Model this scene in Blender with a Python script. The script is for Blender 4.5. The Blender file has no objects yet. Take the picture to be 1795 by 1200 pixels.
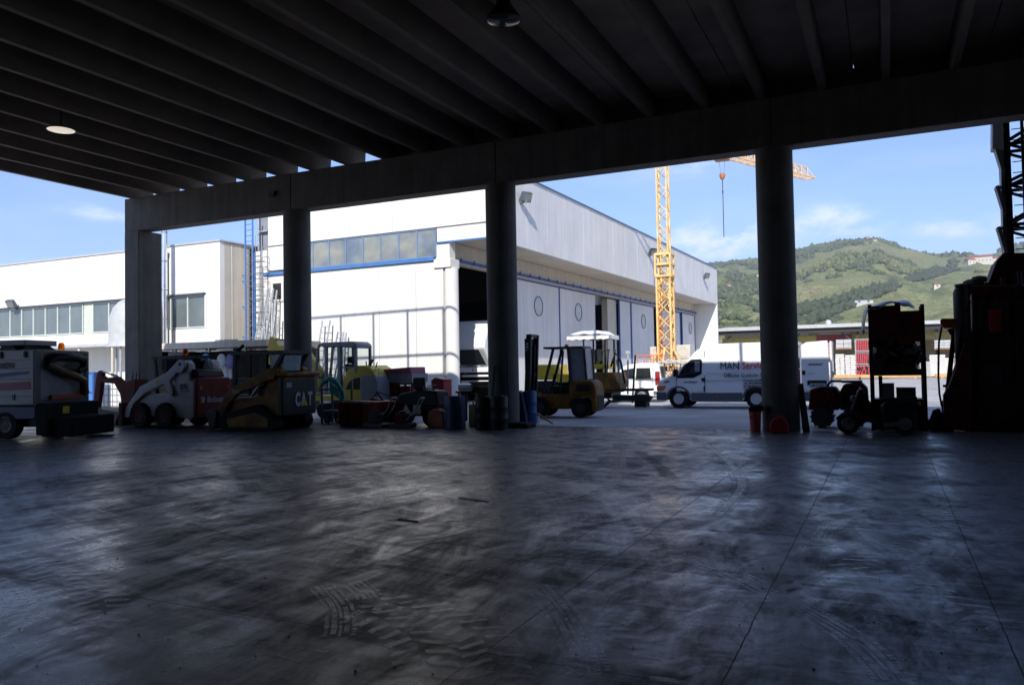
import bpy, bmesh, math, random
import numpy as np
from mathutils import Vector, Matrix
R = math.radians
random.seed(7)
S = bpy.context.scene
COL = S.collection

# ------------------------------------------------------------------ camera (18 mm lens on a small sensor, hand held, slight roll)
F_PX, CX, CY, IW, IH = 1375.0, 897.5, 600.0, 1795.0, 1200.0
_Y = Vector((1556 - CX, -(632 - CY), -F_PX)).normalized()
_X = -Vector((-1965 - CX, -(694 - CY), -F_PX)); _X = (_X - _Y * _X.dot(_Y)).normalized()
_Z = _X.cross(_Y)
MC = Matrix((_X, _Y, _Z))
CAM = Vector((0, 0, 1.6))
cd = bpy.data.cameras.new('camera'); cam = bpy.data.objects.new('camera', cd); COL.objects.link(cam)
cam.matrix_world = Matrix.Translation(CAM) @ MC.to_4x4()
cd.sensor_width = 36.0; cd.lens = 36.0 * F_PX / IW; cd.clip_start = 0.05; cd.clip_end = 20000
S.camera = cam
def ray(px, py): return MC @ Vector((px - CX, -(py - CY), -F_PX))
def gp(px, py, z=0.0):                      # a point of the ground (or level z) seen at that place of the photo
    d = ray(px, py); return CAM + d * ((z - 1.6) / d.z)
def wy(px, py, y): d = ray(px, py); return CAM + d * (y / d.y)

# ------------------------------------------------------------------ world, sun, exposure
SUN_AZ, SUN_EL = 17.0, 37.0                 # azimuth from -Y towards +X
sun_h = Vector((math.sin(R(SUN_AZ)), -math.cos(R(SUN_AZ)), 0))
sun_v = (sun_h * math.cos(R(SUN_EL)) + Vector((0, 0, math.sin(R(SUN_EL))))).normalized()
W = bpy.data.worlds.new('World'); S.world = W; W.use_nodes = True
wn, wl = W.node_tree.nodes, W.node_tree.links
wn.clear()
wo = wn.new('ShaderNodeOutputWorld'); bg = wn.new('ShaderNodeBackground')
sky = wn.new('ShaderNodeTexSky'); sky.sky_type = 'NISHITA'; sky.sun_disc = False
sky.sun_elevation = R(SUN_EL); sky.sun_rotation = math.atan2(sun_h.x, sun_h.y)
sky.altitude = 100; sky.air_density = 1.0; sky.dust_density = 0.15; sky.ozone_density = 4.0
bg.inputs['Strength'].default_value = 0.13
tc = wn.new('ShaderNodeTexCoord')
def wnode(t, **k):
    n = wn.new(t)
    for a, b in k.items(): setattr(n, a, b)
    return n
def wmath(op, a, b=None, c=None):
    n = wnode('ShaderNodeMath', operation=op)
    for i, v in enumerate((a, b, c)):
        if v is None: continue
        if isinstance(v, (int, float)): n.inputs[i].default_value = v
        else: wl.new(v, n.inputs[i])
    return n.outputs[0]
nrm = wnode('ShaderNodeVectorMath', operation='NORMALIZE'); wl.new(tc.outputs['Generated'], nrm.inputs[0])
def cloud(px, py, wx, wyy, amp):            # a cloud bank standing in that direction of the sky
    d = ray(px, py).normalized(); rt = Vector((d.y, -d.x, 0)).normalized(); up = rt.cross(d)
    def dot(v, s):
        n = wnode('ShaderNodeVectorMath', operation='DOT_PRODUCT'); wl.new(nrm.outputs[0], n.inputs[0]); n.inputs[1].default_value = v
        return wmath('POWER', wmath('ABSOLUTE', wmath('DIVIDE', n.outputs['Value'], s)), 2.0)
    q = wmath('ADD', dot(rt, wx), dot(up, wyy))
    fwd = wnode('ShaderNodeVectorMath', operation='DOT_PRODUCT'); wl.new(nrm.outputs[0], fwd.inputs[0]); fwd.inputs[1].default_value = d
    return wmath('MULTIPLY', wmath('MULTIPLY', wmath('POWER', 2.718, wmath('MULTIPLY', q, -1.0)), amp), wmath('GREATER_THAN', fwd.outputs['Value'], 0.3))
mp = wnode('ShaderNodeMapping'); wl.new(nrm.outputs[0], mp.inputs[0]); mp.inputs['Scale'].default_value = (1, 1, 2.2)
nz = wnode('ShaderNodeTexNoise'); wl.new(mp.outputs[0], nz.inputs[0]); nz.inputs['Scale'].default_value = 14; nz.inputs['Detail'].default_value = 9; nz.inputs['Roughness'].default_value = .6
mp2 = wnode('ShaderNodeMapping'); wl.new(nrm.outputs[0], mp2.inputs[0]); mp2.inputs['Scale'].default_value = (1, 1, 5.0)
nz2 = wnode('ShaderNodeTexNoise'); wl.new(mp2.outputs[0], nz2.inputs[0]); nz2.inputs['Scale'].default_value = 4; nz2.inputs['Detail'].default_value = 6
tot = None
for a in ((1225, 425, .05, .022, 1.0), (1320, 405, .045, .02, .8), (1470, 385, .05, .02, 1.05), (1245, 295, .12, .02, .55), (200, 372, .07, .012, .7),
          (1600, 400, .12, .012, .55), (1720, 398, .05, .012, .6), (1290, 440, .1, .03, .45)):
    c = cloud(*a); tot = c if tot is None else wmath('ADD', tot, c)
mask = wmath('MULTIPLY', tot, wmath('MULTIPLY', wmath('SUBTRACT', nz.outputs[0], .36), 3.6))
mr = wnode('ShaderNodeMapRange', interpolation_type='SMOOTHSTEP'); wl.new(mask, mr.inputs[0]); mr.inputs[1].default_value = .05; mr.inputs[2].default_value = 1.0; mr.inputs[4].default_value = .75
veil = wmath('MULTIPLY', wmath('MAXIMUM', wmath('SUBTRACT', nz2.outputs[0], .47), 0.0), .55)
msk = wmath('MINIMUM', wmath('ADD', mr.outputs[0], veil), .85)
cm = wnode('ShaderNodeMix', data_type='RGBA'); tint = wnode('ShaderNodeVectorMath', operation='MULTIPLY'); wl.new(sky.outputs[0], tint.inputs[0]); tint.inputs[1].default_value = (.93, .93, 1.12); wl.new(msk, cm.inputs[0]); wl.new(tint.outputs[0], cm.inputs[6]); cm.inputs[7].default_value = (7.0, 7.4, 8.2, 1)
wl.new(cm.outputs[2], bg.inputs[0]); wl.new(bg.outputs[0], wo.inputs[0])
sl = bpy.data.lights.new('sun', 'SUN'); so = bpy.data.objects.new('sun', sl); COL.objects.link(so)
sl.energy = 4.4; sl.angle = R(0.5); sl.color = (1, .95, .87)
so.rotation_euler = sun_v.to_track_quat('Z', 'Y').to_euler(); so.location = (20, -40, 60)
S.view_settings.view_transform = 'Standard'; S.view_settings.look = 'None'; S.view_settings.gamma = 1; S.view_settings.exposure = 0.5
S.cycles.max_bounces = 7; S.cycles.diffuse_bounces = 4; S.cycles.glossy_bounces = 3; S.cycles.transparent_max_bounces = 8
S.cycles.caustics_reflective = False; S.cycles.caustics_refractive = False; S.cycles.use_denoising = True
S.cycles.sample_clamp_indirect = 6

# ------------------------------------------------------------------ materials
MATS = {}
def M(name, col, rough=.6, metal=0.0, var=.18, scale=4.0, bump=0.0, streak=0.0, col2=None, spec=.5, bscale=None, rvar=0.1):
    """procedural paint / metal / concrete: colour broken by two noises, optional run-down streaks"""
    if name in MATS: return MATS[name]
    m = bpy.data.materials.new(name); m.use_nodes = True; n, l = m.node_tree.nodes, m.node_tree.links
    b = n['Principled BSDF']; b.inputs['Roughness'].default_value = rough; b.inputs['Metallic'].default_value = metal; b.inputs['Specular IOR Level'].default_value = spec
    t = n.new('ShaderNodeTexCoord'); no = n.new('ShaderNodeTexNoise'); l.new(t.outputs['Object'], no.inputs['Vector'])
    no.inputs['Scale'].default_value = scale; no.inputs['Detail'].default_value = 7; no.inputs['Roughness'].default_value = .62
    r = n.new('ShaderNodeMapRange'); l.new(no.outputs[0], r.inputs[0]); r.inputs[1].default_value = .3; r.inputs[2].default_value = .7
    r.inputs[3].default_value = 1 - var; r.inputs[4].default_value = 1 + var * .5
    fac = r.outputs[0]
    if streak:
        mpp = n.new('ShaderNodeMapping'); l.new(t.outputs['Object'], mpp.inputs[0]); mpp.inputs['Scale'].default_value = (2.3, 2.3, .12)
        n2 = n.new('ShaderNodeTexNoise'); l.new(mpp.outputs[0], n2.inputs['Vector']); n2.inputs['Scale'].default_value = 2.2; n2.inputs['Detail'].default_value = 6
        r2 = n.new('ShaderNodeMapRange'); l.new(n2.outputs[0], r2.inputs[0]); r2.inputs[1].default_value = .35; r2.inputs[2].default_value = .72
        r2.inputs[3].default_value = 1.0; r2.inputs[4].default_value = 1 - streak
        mu = n.new('ShaderNodeMath'); mu.operation = 'MULTIPLY'; l.new(fac, mu.inputs[0]); l.new(r2.outputs[0], mu.inputs[1]); fac = mu.outputs[0]
    if col2 is not None:
        mx = n.new('ShaderNodeMix'); mx.data_type = 'RGBA'; l.new(r.outputs[0], mx.inputs[0]); mx.clamp_factor = True
        n3 = n.new('ShaderNodeTexNoise'); l.new(t.outputs['Object'], n3.inputs['Vector']); n3.inputs['Scale'].default_value = scale * .6; n3.inputs['Detail'].default_value = 8
        r3 = n.new('ShaderNodeMapRange'); l.new(n3.outputs[0], r3.inputs[0]); r3.inputs[1].default_value = .42; r3.inputs[2].default_value = .6
        l.new(r3.outputs[0], mx.inputs[0]); mx.inputs[6].default_value = (*col, 1); mx.inputs[7].default_value = (*col2, 1); base = mx.outputs[2]
    else: base = None
    vm = n.new('ShaderNodeVectorMath'); vm.operation = 'SCALE'
    if base is None: vm.inputs[0].default_value = col
    else: l.new(base, vm.inputs[0])
    l.new(fac, vm.inputs['Scale']); l.new(vm.outputs[0], b.inputs['Base Color'])
    rr = n.new('ShaderNodeMapRange'); l.new(no.outputs[0], rr.inputs[0]); rr.inputs[3].default_value = max(.05, rough - rvar); rr.inputs[4].default_value = min(1, rough + rvar)
    l.new(rr.outputs[0], b.inputs['Roughness'])
    if bump:
        nb = n.new('ShaderNodeTexNoise'); l.new(t.outputs['Object'], nb.inputs['Vector']); nb.inputs['Scale'].default_value = bscale or scale * 8; nb.inputs['Detail'].default_value = 5
        bp = n.new('ShaderNodeBump'); bp.inputs['Strength'].default_value = bump; bp.inputs['Distance'].default_value = .02
        l.new(nb.outputs[0], bp.inputs['Height']); l.new(bp.outputs[0], b.inputs['Normal'])
    MATS[name] = m; return m
def GLASS(name, col=(.02, .03, .035), rough=.08, alpha=.25):
    """window glass: part mirror, part tinted see-through"""
    if name in MATS: return MATS[name]
    m = bpy.data.materials.new(name); m.use_nodes = True; n, l = m.node_tree.nodes, m.node_tree.links
    b = n['Principled BSDF']; b.inputs['Base Color'].default_value = (*col, 1); b.inputs['Roughness'].default_value = rough
    tr = n.new('ShaderNodeBsdfTransparent'); tr.inputs[0].default_value = (.75, .82, .84, 1); mx = n.new('ShaderNodeMixShader')
    fr = n.new('ShaderNodeFresnel'); fr.inputs[0].default_value = 1.5
    ad = n.new('ShaderNodeMath'); ad.operation = 'ADD'; l.new(fr.outputs[0], ad.inputs[0]); ad.inputs[1].default_value = alpha; ad.use_clamp = True
    l.new(ad.outputs[0], mx.inputs[0]); l.new(tr.outputs[0], mx.inputs[1]); l.new(b.outputs[0], mx.inputs[2]); l.new(mx.outputs[0], n['Material Output'].inputs[0])
    MATS[name] = m; return m
m_white_wall = M('white_wall_panel', (.80, .78, .73), .85, var=.08, scale=.5, streak=.1, bump=.08, bscale=20)
m_fascia = M('pale_fascia_panel', (.72, .715, .70), .6, var=.1, scale=.4, streak=.14)
m_beige = M('beige_panel', (.66, .60, .50), .85, var=.12, scale=.7, streak=.15)
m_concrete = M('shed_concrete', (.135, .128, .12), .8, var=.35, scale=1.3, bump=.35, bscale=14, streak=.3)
m_slab_lit = M('slab_lit_tint', (.62, .50, .40), .9, var=.3, scale=.9, bump=.2, bscale=10, spec=.2)  # bounce light painted in: paler, warmer copy of the rib concrete
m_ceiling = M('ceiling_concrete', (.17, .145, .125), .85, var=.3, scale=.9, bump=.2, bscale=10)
m_blue = M('blue_trim', (.03, .09, .30), .5, var=.15)
m_blue2 = M('bright_blue_paint', (.07, .19, .46), .45, var=.15)
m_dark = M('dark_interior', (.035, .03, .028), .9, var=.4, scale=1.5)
m_black = M('black_rubber', (.010, .010, .011), .8, var=.3, spec=.2)
m_blackpaint = M('black_paint', (.014, .014, .016), .5, var=.3, scale=6, spec=.25)
m_steel = M('grey_steel', (.28, .28, .28), .45, .6, var=.25)
m_darksteel = M('dark_steel', (.06, .055, .05), .55, .5, var=.4, scale=7)
m_alu = M('bare_aluminium', (.62, .62, .60), .35, .8, var=.12)
m_galv = M('galvanised_steel', (.50, .51, .52), .4, .5, var=.15)
m_yellow = M('machine_yellow', (.25, .12, .010), .6, var=.35, scale=5, col2=(.12, .06, .01), spec=.25)
m_brightyellow = M('bright_yellow_paint', (.62, .46, .02), .4, var=.15)
m_crane = M('crane_yellow', (.82, .58, .24), .6, var=.2, scale=3, col2=(.72, .46, .16))
m_orange = M('orange_paint', (.75, .16, .03), .5, var=.2)
m_red = M('red_paint', (.42, .018, .015), .5, var=.3, scale=5, col2=(.28, .02, .015), spec=.3)
m_darkred = M('worn_dark_red_paint', (.12, .010, .008), .65, var=.4, scale=6, col2=(.05, .012, .008), spec=.2)
m_pinkred = M('pale_red_plastic', (.62, .08, .10), .5, var=.2)
m_whitepaint = M('white_vehicle_paint', (.80, .81, .82), .3, var=.04, scale=2)
m_offwhite = M('dirty_white_paint', (.46, .47, .47), .5, var=.15, scale=3)
m_greyplastic = M('grey_bumper_plastic', (.09, .10, .115), .6, var=.15)
m_glass = GLASS('vehicle_glass', alpha=.45)
m_cabglass = GLASS('cab_glass', alpha=.08)
m_window = M('hazy_window_glass', (.30, .30, .25), .16, var=.3, scale=1.0, spec=.8, col2=(.16, .20, .25))
m_winframe = M('pale_window_frame', (.55, .60, .55), .5, var=.08)
m_wood = M('raw_timber', (.45, .27, .13), .75, var=.3, scale=5, streak=.2)
m_teal = M('teal_hose', (.03, .35, .30), .5, var=.2)
m_grey = M('grey_paint', (.25, .26, .29), .5, var=.2)
m_card = M('brown_cardboard', (.22, .15, .09), .8, var=.2)
m_pallet = M('pale_blocks', (.72, .70, .66), .8, var=.15, scale=2)
m_navy = M('dark_blue_paint', (.02, .035, .12), .45, var=.25)

# ------------------------------------------------------------------ mesh helpers
class MB:
    def __init__(s): s.v = []; s.f = []; s.fm = []
    def add(s, vs, fs, mi=0):
        o = len(s.v); s.v += [tuple(v) for v in vs]; s.f += [tuple(i + o for i in f) for f in fs]; s.fm += [mi] * len(fs); return s
    def box(s, x0, x1, y0, y1, z0, z1, mi=0):
        v = [(x, y, z) for z in (z0, z1) for y in (y0, y1) for x in (x0, x1)]
        return s.add(v, [(0, 2, 3, 1), (4, 5, 7, 6), (0, 1, 5, 4), (2, 6, 7, 3), (0, 4, 6, 2), (1, 3, 7, 5)], mi)
    def cyl(s, p0, p1, r0, r1=None, n=12, mi=0, cap=True):
        p0, p1 = Vector(p0), Vector(p1); r1 = r0 if r1 is None else r1
        d = (p1 - p0).normalized(); a = d.orthogonal().normalized(); b = d.cross(a)
        vs = []
        for p, r in ((p0, r0), (p1, r1)):
            for i in range(n):
                t = 2 * math.pi * i / n; vs.append(p + a * math.cos(t) * r + b * math.sin(t) * r)
        fs = [(i, (i + 1) % n, n + (i + 1) % n, n + i) for i in range(n)]
        if cap: fs += [tuple(range(n))[::-1], tuple(range(n, 2 * n))]
        return s.add(vs, fs, mi)
    def bar(s, p0, p1, w, h=None, mi=0):            # rectangular bar between two points
        p0, p1 = Vector(p0), Vector(p1); h = w if h is None else h
        d = (p1 - p0).normalized(); up = Vector((0, 0, 1)) if abs(d.z) < .95 else Vector((0, 1, 0))
        a = d.cross(up).normalized() * w / 2; b = a.cross(d).normalized() * h / 2
        vs = [p + sa * a + sb * b for p in (p0, p1) for sa, sb in ((-1, -1), (1, -1), (1, 1), (-1, 1))]
        return s.add(vs, [(0, 1, 5, 4), (1, 2, 6, 5), (2, 3, 7, 6), (3, 0, 4, 7), (3, 2, 1, 0), (4, 5, 6, 7)], mi)
    def tube(s, pts, r, n=8, mi=0):
        pts = [Vector(p) for p in pts]; rings = []; a = None
        for i, p in enumerate(pts):
            d = (pts[min(i + 1, len(pts) - 1)] - pts[max(i - 1, 0)]).normalized()
            a = d.orthogonal().normalized() if a is None else (a - d * a.dot(d)).normalized(); b = d.cross(a)
            rr = r[i] if isinstance(r, (list, tuple)) else r
            rings.append([p + a * math.cos(2 * math.pi * k / n) * rr + b * math.sin(2 * math.pi * k / n) * rr for k in range(n)])
        vs = [v for q in rings for v in q]; m = len(pts)
        fs = [(i * n + k, i * n + (k + 1) % n, (i + 1) * n + (k + 1) % n, (i + 1) * n + k) for i in range(m - 1) for k in range(n)]
        fs += [tuple(range(n))[::-1], tuple(range((m - 1) * n, m * n))]
        return s.add(vs, fs, mi)
    def prism(s, poly, a, b, axis='y', mi=0, k=0.0, belt=0.0):
        """2-D outline extruded along an axis; axis y: outline is (x, z). k leans the side faces in above the belt height"""
        n = len(poly); vs = []
        c = (a + b) / 2
        for q in (a, b):
            for (u, w) in poly:
                if axis == 'y':
                    yy = q + (k * max(0, w - belt) if q < c else -k * max(0, w - belt)); vs.append((u, yy, w))
                elif axis == 'x': vs.append((q, u, w))
                else: vs.append((u, w, q))
        fs = [tuple(range(n)), tuple(range(n, 2 * n))[::-1]] + [(i, n + i, n + (i + 1) % n, (i + 1) % n) for i in range(n)]
        return s.add(vs, fs, mi)
    def lathe(s, prof, c=(0, 0, 0), n=20, mi=0, axis='z'):
        vs = []
        for (r, z) in prof:
            for i in range(n):
                t = 2 * math.pi * i / n; u, w = r * math.cos(t), r * math.sin(t)
                p = {'z': (u, w, z), 'y': (u, z, w), 'x': (z, u, w)}[axis]; vs.append((p[0] + c[0], p[1] + c[1], p[2] + c[2]))
        m = len(prof); fs = [(i * n + k, i * n + (k + 1) % n, (i + 1) * n + (k + 1) % n, (i + 1) * n + k) for i in range(m - 1) for k in range(n)]
        fs += [tuple(range(n))[::-1], tuple(range((m - 1) * n, m * n))]
        return s.add(vs, fs, mi)
    def build(s, name, mats, parent=None, bevel=0.0, smooth=True, seg=2, loc=None, rot=None):
        me = bpy.data.meshes.new(name); me.from_pydata([tuple(v) for v in s.v], [], s.f)
        for m in (mats if isinstance(mats, (list, tuple)) else [mats]): me.materials.append(m)
        if any(s.fm): me.polygons.foreach_set('material_index', s.fm)
        bm = bmesh.new(); bm.from_mesh(me); bmesh.ops.recalc_face_normals(bm, faces=bm.faces); bm.to_mesh(me); bm.free()
        o = bpy.data.objects.new(name, me); COL.objects.link(o)
        if parent: o.parent = parent
        if loc: o.location = loc
        if rot: o.rotation_euler = rot
        if bevel:
            b = o.modifiers.new('bevel', 'BEVEL'); b.width = bevel; b.segments = seg; b.limit_method = 'ANGLE'; b.angle_limit = R(35); b.harden_normals = False
        if smooth:
            me.polygons.foreach_set('use_smooth', [True] * len(me.polygons)); me.set_sharp_from_angle(angle=R(35 if not bevel else 50))
        me.update(); return o
def tag(o, label=None, cat=None, group=None, kind=None):
    if label: o['label'] = label
    if cat: o['category'] = cat
    if group: o['group'] = group
    if kind: o['kind'] = kind
    return o
def thing(name, label, cat, loc=(0, 0, 0), rz=0.0, group=None):
    o = bpy.data.objects.new(name, None); COL.objects.link(o); o.location = loc; o.rotation_euler = (0, 0, R(rz)); o.empty_display_size = .2
    return tag(o, label, cat, group)
def copytree(o, parent=None):
    c = o.copy(); COL.objects.link(c)
    if parent: c.parent = parent
    for ch in [x for x in bpy.data.objects if x.parent == o]: copytree(ch, c)
    return c
def text(body, parent, mat, size, loc, right=(1, 0, 0), up=(0, 0, 1), sx=1.0, name='lettering', ext=.003, align='LEFT', bold=0.0, shear=0.0, label=None):
    cu = bpy.data.curves.new(name, 'FONT'); cu.body = body; cu.size = size; cu.extrude = ext; cu.align_x = align; cu.offset = bold; cu.resolution_u = 3; cu.shear = shear
    t = bpy.data.objects.new(name, cu); COL.objects.link(t); bpy.context.view_layer.update()
    me = bpy.data.meshes.new_from_object(t.evaluated_get(bpy.context.evaluated_depsgraph_get())); bpy.data.objects.remove(t)
    rt, u = Vector(right).normalized(), Vector(up).normalized(); nn = rt.cross(u)
    mt = Matrix((rt * sx, u, nn)).transposed().to_4x4(); mt.translation = Vector(loc); me.transform(mt)
    me.materials.clear(); me.materials.append(mat)
    o = bpy.data.objects.new(name, me); COL.objects.link(o); o.parent = parent
    if label: o['label'] = label
    return o
def wheel(parent, x, y, r, w, rim=m_steel, name='wheel', lug=0, side=-1, rimr=.55):
    """wheel with its axle along y: rounded tyre, dished rim; lug > 0 cuts tread blocks"""
    t = MB(); h = w / 2
    t.lathe([(rimr * r, -h * .9), (r * .9, -h), (r * .985, -h * .75), (r, -h * .3), (r, h * .3), (r * .985, h * .75), (r * .9, h), (rimr * r, h * .9)], n=28, axis='y')
    if lug:
        for i in range(lug):
            a = 2 * math.pi * i / lug; ca, sa = math.cos(a), math.sin(a)
            for s0 in (-1, 1):
                p = Vector((ca * r * 1.0, 0, sa * r * 1.0)); q = Vector((math.cos(a + .18) * r * .98, s0 * h * .85, math.sin(a + .18) * r * .98))
                t.bar(p, q, r * .09, r * .09)
    o = t.build(name, m_black, parent, loc=(x, y, r))
    q = MB(); sd = side
    q.lathe([(rimr * r, -h * .91), (rimr * r * .96, -h * 1.0), (rimr * r * .85, -h * .93), (rimr * r * .4, -h * .97), (.001, -h * 1.0)], n=20, axis='y') if sd < 0 else \
        q.lathe([(rimr * r, h * .91), (rimr * r * .96, h * 1.0), (rimr * r * .85, h * .93), (rimr * r * .4, h * .97), (.001, h * 1.0)], n=20, axis='y')
    for i in range(5):
        a = 2 * math.pi * i / 5; q.cyl((math.cos(a) * rimr * r * .45, sd * h * .9, math.sin(a) * rimr * r * .45), (math.cos(a) * rimr * r * .45, sd * h * 1.03, math.sin(a) * rimr * r * .45), rimr * r * .09, n=6)
    q.build('rim', rim, o)
    return o

# ================================================================== SETTING: ground and shed floor
def floor_mat():
    m = bpy.data.materials.new('shed_floor_concrete'); m.use_nodes = True; n, l = m.node_tree.nodes, m.node_tree.links
    b = n['Principled BSDF']; t = n.new('ShaderNodeTexCoord')
    def mp(rz, sc):
        q = n.new('ShaderNodeMapping'); l.new(t.outputs['Object'], q.inputs[0]); q.inputs['Rotation'].default_value = (0, 0, R(rz)); q.inputs['Scale'].default_value = sc; return q.outputs[0]
    def noise(v, s, d=8, ro=.6, dist=0.0):
        q = n.new('ShaderNodeTexNoise'); l.new(v, q.inputs['Vector']); q.inputs['Scale'].default_value = s; q.inputs['Detail'].default_value = d; q.inputs['Roughness'].default_value = ro; q.inputs['Distortion'].default_value = dist; return q.outputs[0]
    def rng(v, a, b_, c, d):
        q = n.new('ShaderNodeMapRange'); l.new(v, q.inputs[0]); q.inputs[1].default_value = a; q.inputs[2].default_value = b_; q.inputs[3].default_value = c; q.inputs[4].default_value = d; return q.outputs[0]
    def ma(op, a, b_=None):
        q = n.new('ShaderNodeMath'); q.operation = op
        for i, v in enumerate((a, b_)):
            if v is None: continue
            if isinstance(v, (int, float)): q.inputs[i].default_value = v
            else: l.new(v, q.inputs[i])
        return q.outputs[0]
    def polar(cx_, cy_, fr, fa):        # coordinates bent round a turning point: vehicles sweep arcs in the dust
        sp = n.new('ShaderNodeSeparateXYZ'); l.new(t.outputs['Object'], sp.inputs[0])
        dx, dy = ma('SUBTRACT', sp.outputs[0], cx_), ma('SUBTRACT', sp.outputs[1], cy_)
        rad = ma('SQRT', ma('ADD', ma('MULTIPLY', dx, dx), ma('MULTIPLY', dy, dy))); an = ma('ARCTAN2', dy, dx)
        cb_ = n.new('ShaderNodeCombineXYZ'); l.new(ma('MULTIPLY', rad, fr), cb_.inputs[0]); l.new(ma('MULTIPLY', an, fa * 1.6), cb_.inputs[1]); cb_.inputs[2].default_value = cx_; return cb_.outputs[0]
    big = noise(mp(0, (1, 1, 1)), .35, 6, .6, .6)
    mid = noise(mp(20, (1, .5, 1)), 2.2, 12, .72, 1.2)
    swp = noise(polar(-1.5, 24.0, 2.6, 2.2), 1.0, 12, .74, .6)       # broom and scraper sweeps, three directions
    swp2 = noise(polar(-13.0, 3.0, 3.2, 1.8), 1.0, 12, .74, .6)
    swp3 = noise(polar(7.5, 4.0, 2.9, 2.0), 1.0, 12, .74, .6)
    fine = noise(mp(0, (1, 1, 1)), 26, 6, .7)
    wmix = ma('ADD', ma('MULTIPLY', swp, .40), ma('ADD', ma('MULTIPLY', swp2, .30), ma('MULTIPLY', swp3, .30)))
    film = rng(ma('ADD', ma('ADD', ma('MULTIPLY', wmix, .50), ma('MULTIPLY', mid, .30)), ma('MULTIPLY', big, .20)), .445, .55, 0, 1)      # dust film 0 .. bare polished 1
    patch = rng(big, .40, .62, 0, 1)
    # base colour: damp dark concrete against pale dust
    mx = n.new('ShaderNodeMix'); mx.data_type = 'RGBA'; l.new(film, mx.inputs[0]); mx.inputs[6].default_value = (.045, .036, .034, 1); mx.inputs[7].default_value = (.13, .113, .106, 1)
    mx2 = n.new('ShaderNodeMix'); mx2.data_type = 'RGBA'; mx2.blend_type = 'MULTIPLY'; mx2.inputs[0].default_value = 1.0; l.new(mx.outputs[2], mx2.inputs[6])
    cb = n.new('ShaderNodeCombineColor'); v = ma('MULTIPLY', rng(big, .3, .7, .62, 1.2), rng(fine, .3, .7, .8, 1.15))
    for i in range(3): l.new(v, cb.inputs[i])
    l.new(cb.outputs[0], mx2.inputs[7])
    # saw cut joints
    sx = n.new('ShaderNodeSeparateXYZ'); l.new(t.outputs['Object'], sx.inputs[0])
    jit = ma('MULTIPLY', ma('SUBTRACT', noise(mp(0, (1, 1, 1)), 3.0, 3), .5), .03)
    jm = None
    for ax, lst in ((0, (-15.0, -10.6, -6.3, -2.1, -.8, .57, 4.7, 8.8, 13)), (1, (-4, .2, 3.95, 7.35, 10.8, 14.6))):
        co = ma('ADD', sx.outputs[ax], jit)
        for c in lst:
            d = ma('ABSOLUTE', ma('SUBTRACT', co, c)); jm = d if jm is None else ma('MINIMUM', jm, d)
    jl = rng(jm, .002, .008, 0.42, 1.0)
    mx3 = n.new('ShaderNodeMix'); mx3.data_type = 'RGBA'; mx3.blend_type = 'MULTIPLY'; mx3.inputs[0].default_value = 1.0; l.new(mx2.outputs[2], mx3.inputs[6])
    c3 = n.new('ShaderNodeCombineColor')
    for i in range(3): l.new(jl, c3.inputs[i])
    l.new(c3.outputs[0], mx3.inputs[7]); l.new(mx3.outputs[2], b.inputs['Base Color'])
    ro = ma('ADD', ma('ADD', rng(film, 0, 1, .60, .30), ma('MULTIPLY', patch, -.04)), ma('MULTIPLY', ma('SUBTRACT', fine, .5), .25))
    l.new(ma('MAXIMUM', ro, rng(jm, .002, .008, .75, 0)), b.inputs['Roughness']); l.new(ma('MULTIPLY', rng(film, 0, 1, .18, .75), jl), b.inputs['Specular IOR Level'])
    bp = n.new('ShaderNodeBump'); bp.inputs['Strength'].default_value = .22; bp.inputs['Distance'].default_value = .008
    hh = ma('ADD', ma('MULTIPLY', fine, .35), ma('ADD', ma('MULTIPLY', mid, .8), ma('ADD', ma('MULTIPLY', wmix, .9), ma('MULTIPLY', jl, 0.0))))
    l.new(hh, bp.inputs['Height']); l.new(bp.outputs[0], b.inputs['Normal'])
    return m
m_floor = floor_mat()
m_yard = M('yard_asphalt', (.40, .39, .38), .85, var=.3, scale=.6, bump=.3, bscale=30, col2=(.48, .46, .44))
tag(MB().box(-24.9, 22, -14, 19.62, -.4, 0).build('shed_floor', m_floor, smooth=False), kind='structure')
g = MB().add([(-1750, -600, -.03), (1750, -600, -.03), (1750, 2300, -.03), (-1750, 2300, -.03)], [(0, 1, 2, 3)]).build('ground', m_yard, smooth=False); tag(g, kind='structure')

# tyre marks pressed in the dust: rows of lug prints along curved tracks
def marks_mat(name, col, rough, lo, spec=.5):
    m = bpy.data.materials.new(name); m.use_nodes = True; n, l = m.node_tree.nodes, m.node_tree.links; b = n['Principled BSDF']
    b.inputs['Base Color'].default_value = (*col, 1); b.inputs['Roughness'].default_value = rough; b.inputs['Specular IOR Level'].default_value = spec
    t = n.new('ShaderNodeTexCoord'); q = n.new('ShaderNodeTexNoise'); l.new(t.outputs['Object'], q.inputs['Vector']); q.inputs['Scale'].default_value = 7.0; q.inputs['Detail'].default_value = 9; q.inputs['Roughness'].default_value = .75
    r = n.new('ShaderNodeMapRange'); l.new(q.outputs[0], r.inputs[0]); r.inputs[1].default_value = lo; r.inputs[2].default_value = lo + .2; r.inputs[4].default_value = .4
    tr = n.new('ShaderNodeBsdfTransparent'); mx = n.new('ShaderNodeMixShader'); l.new(r.outputs[0], mx.inputs[0]); l.new(tr.outputs[0], mx.inputs[1]); l.new(b.outputs[0], mx.inputs[2])
    l.new(mx.outputs[0], n['Material Output'].inputs[0]); return m
mk_pale = marks_mat('pale_dust_print', (.17, .16, .155), .28, .36, 1.0)
mk_dark = marks_mat('dark_rubber_print', (.025, .02, .02), .65, .38, .2)
TR = {0: MB(), 1: MB()}
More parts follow.
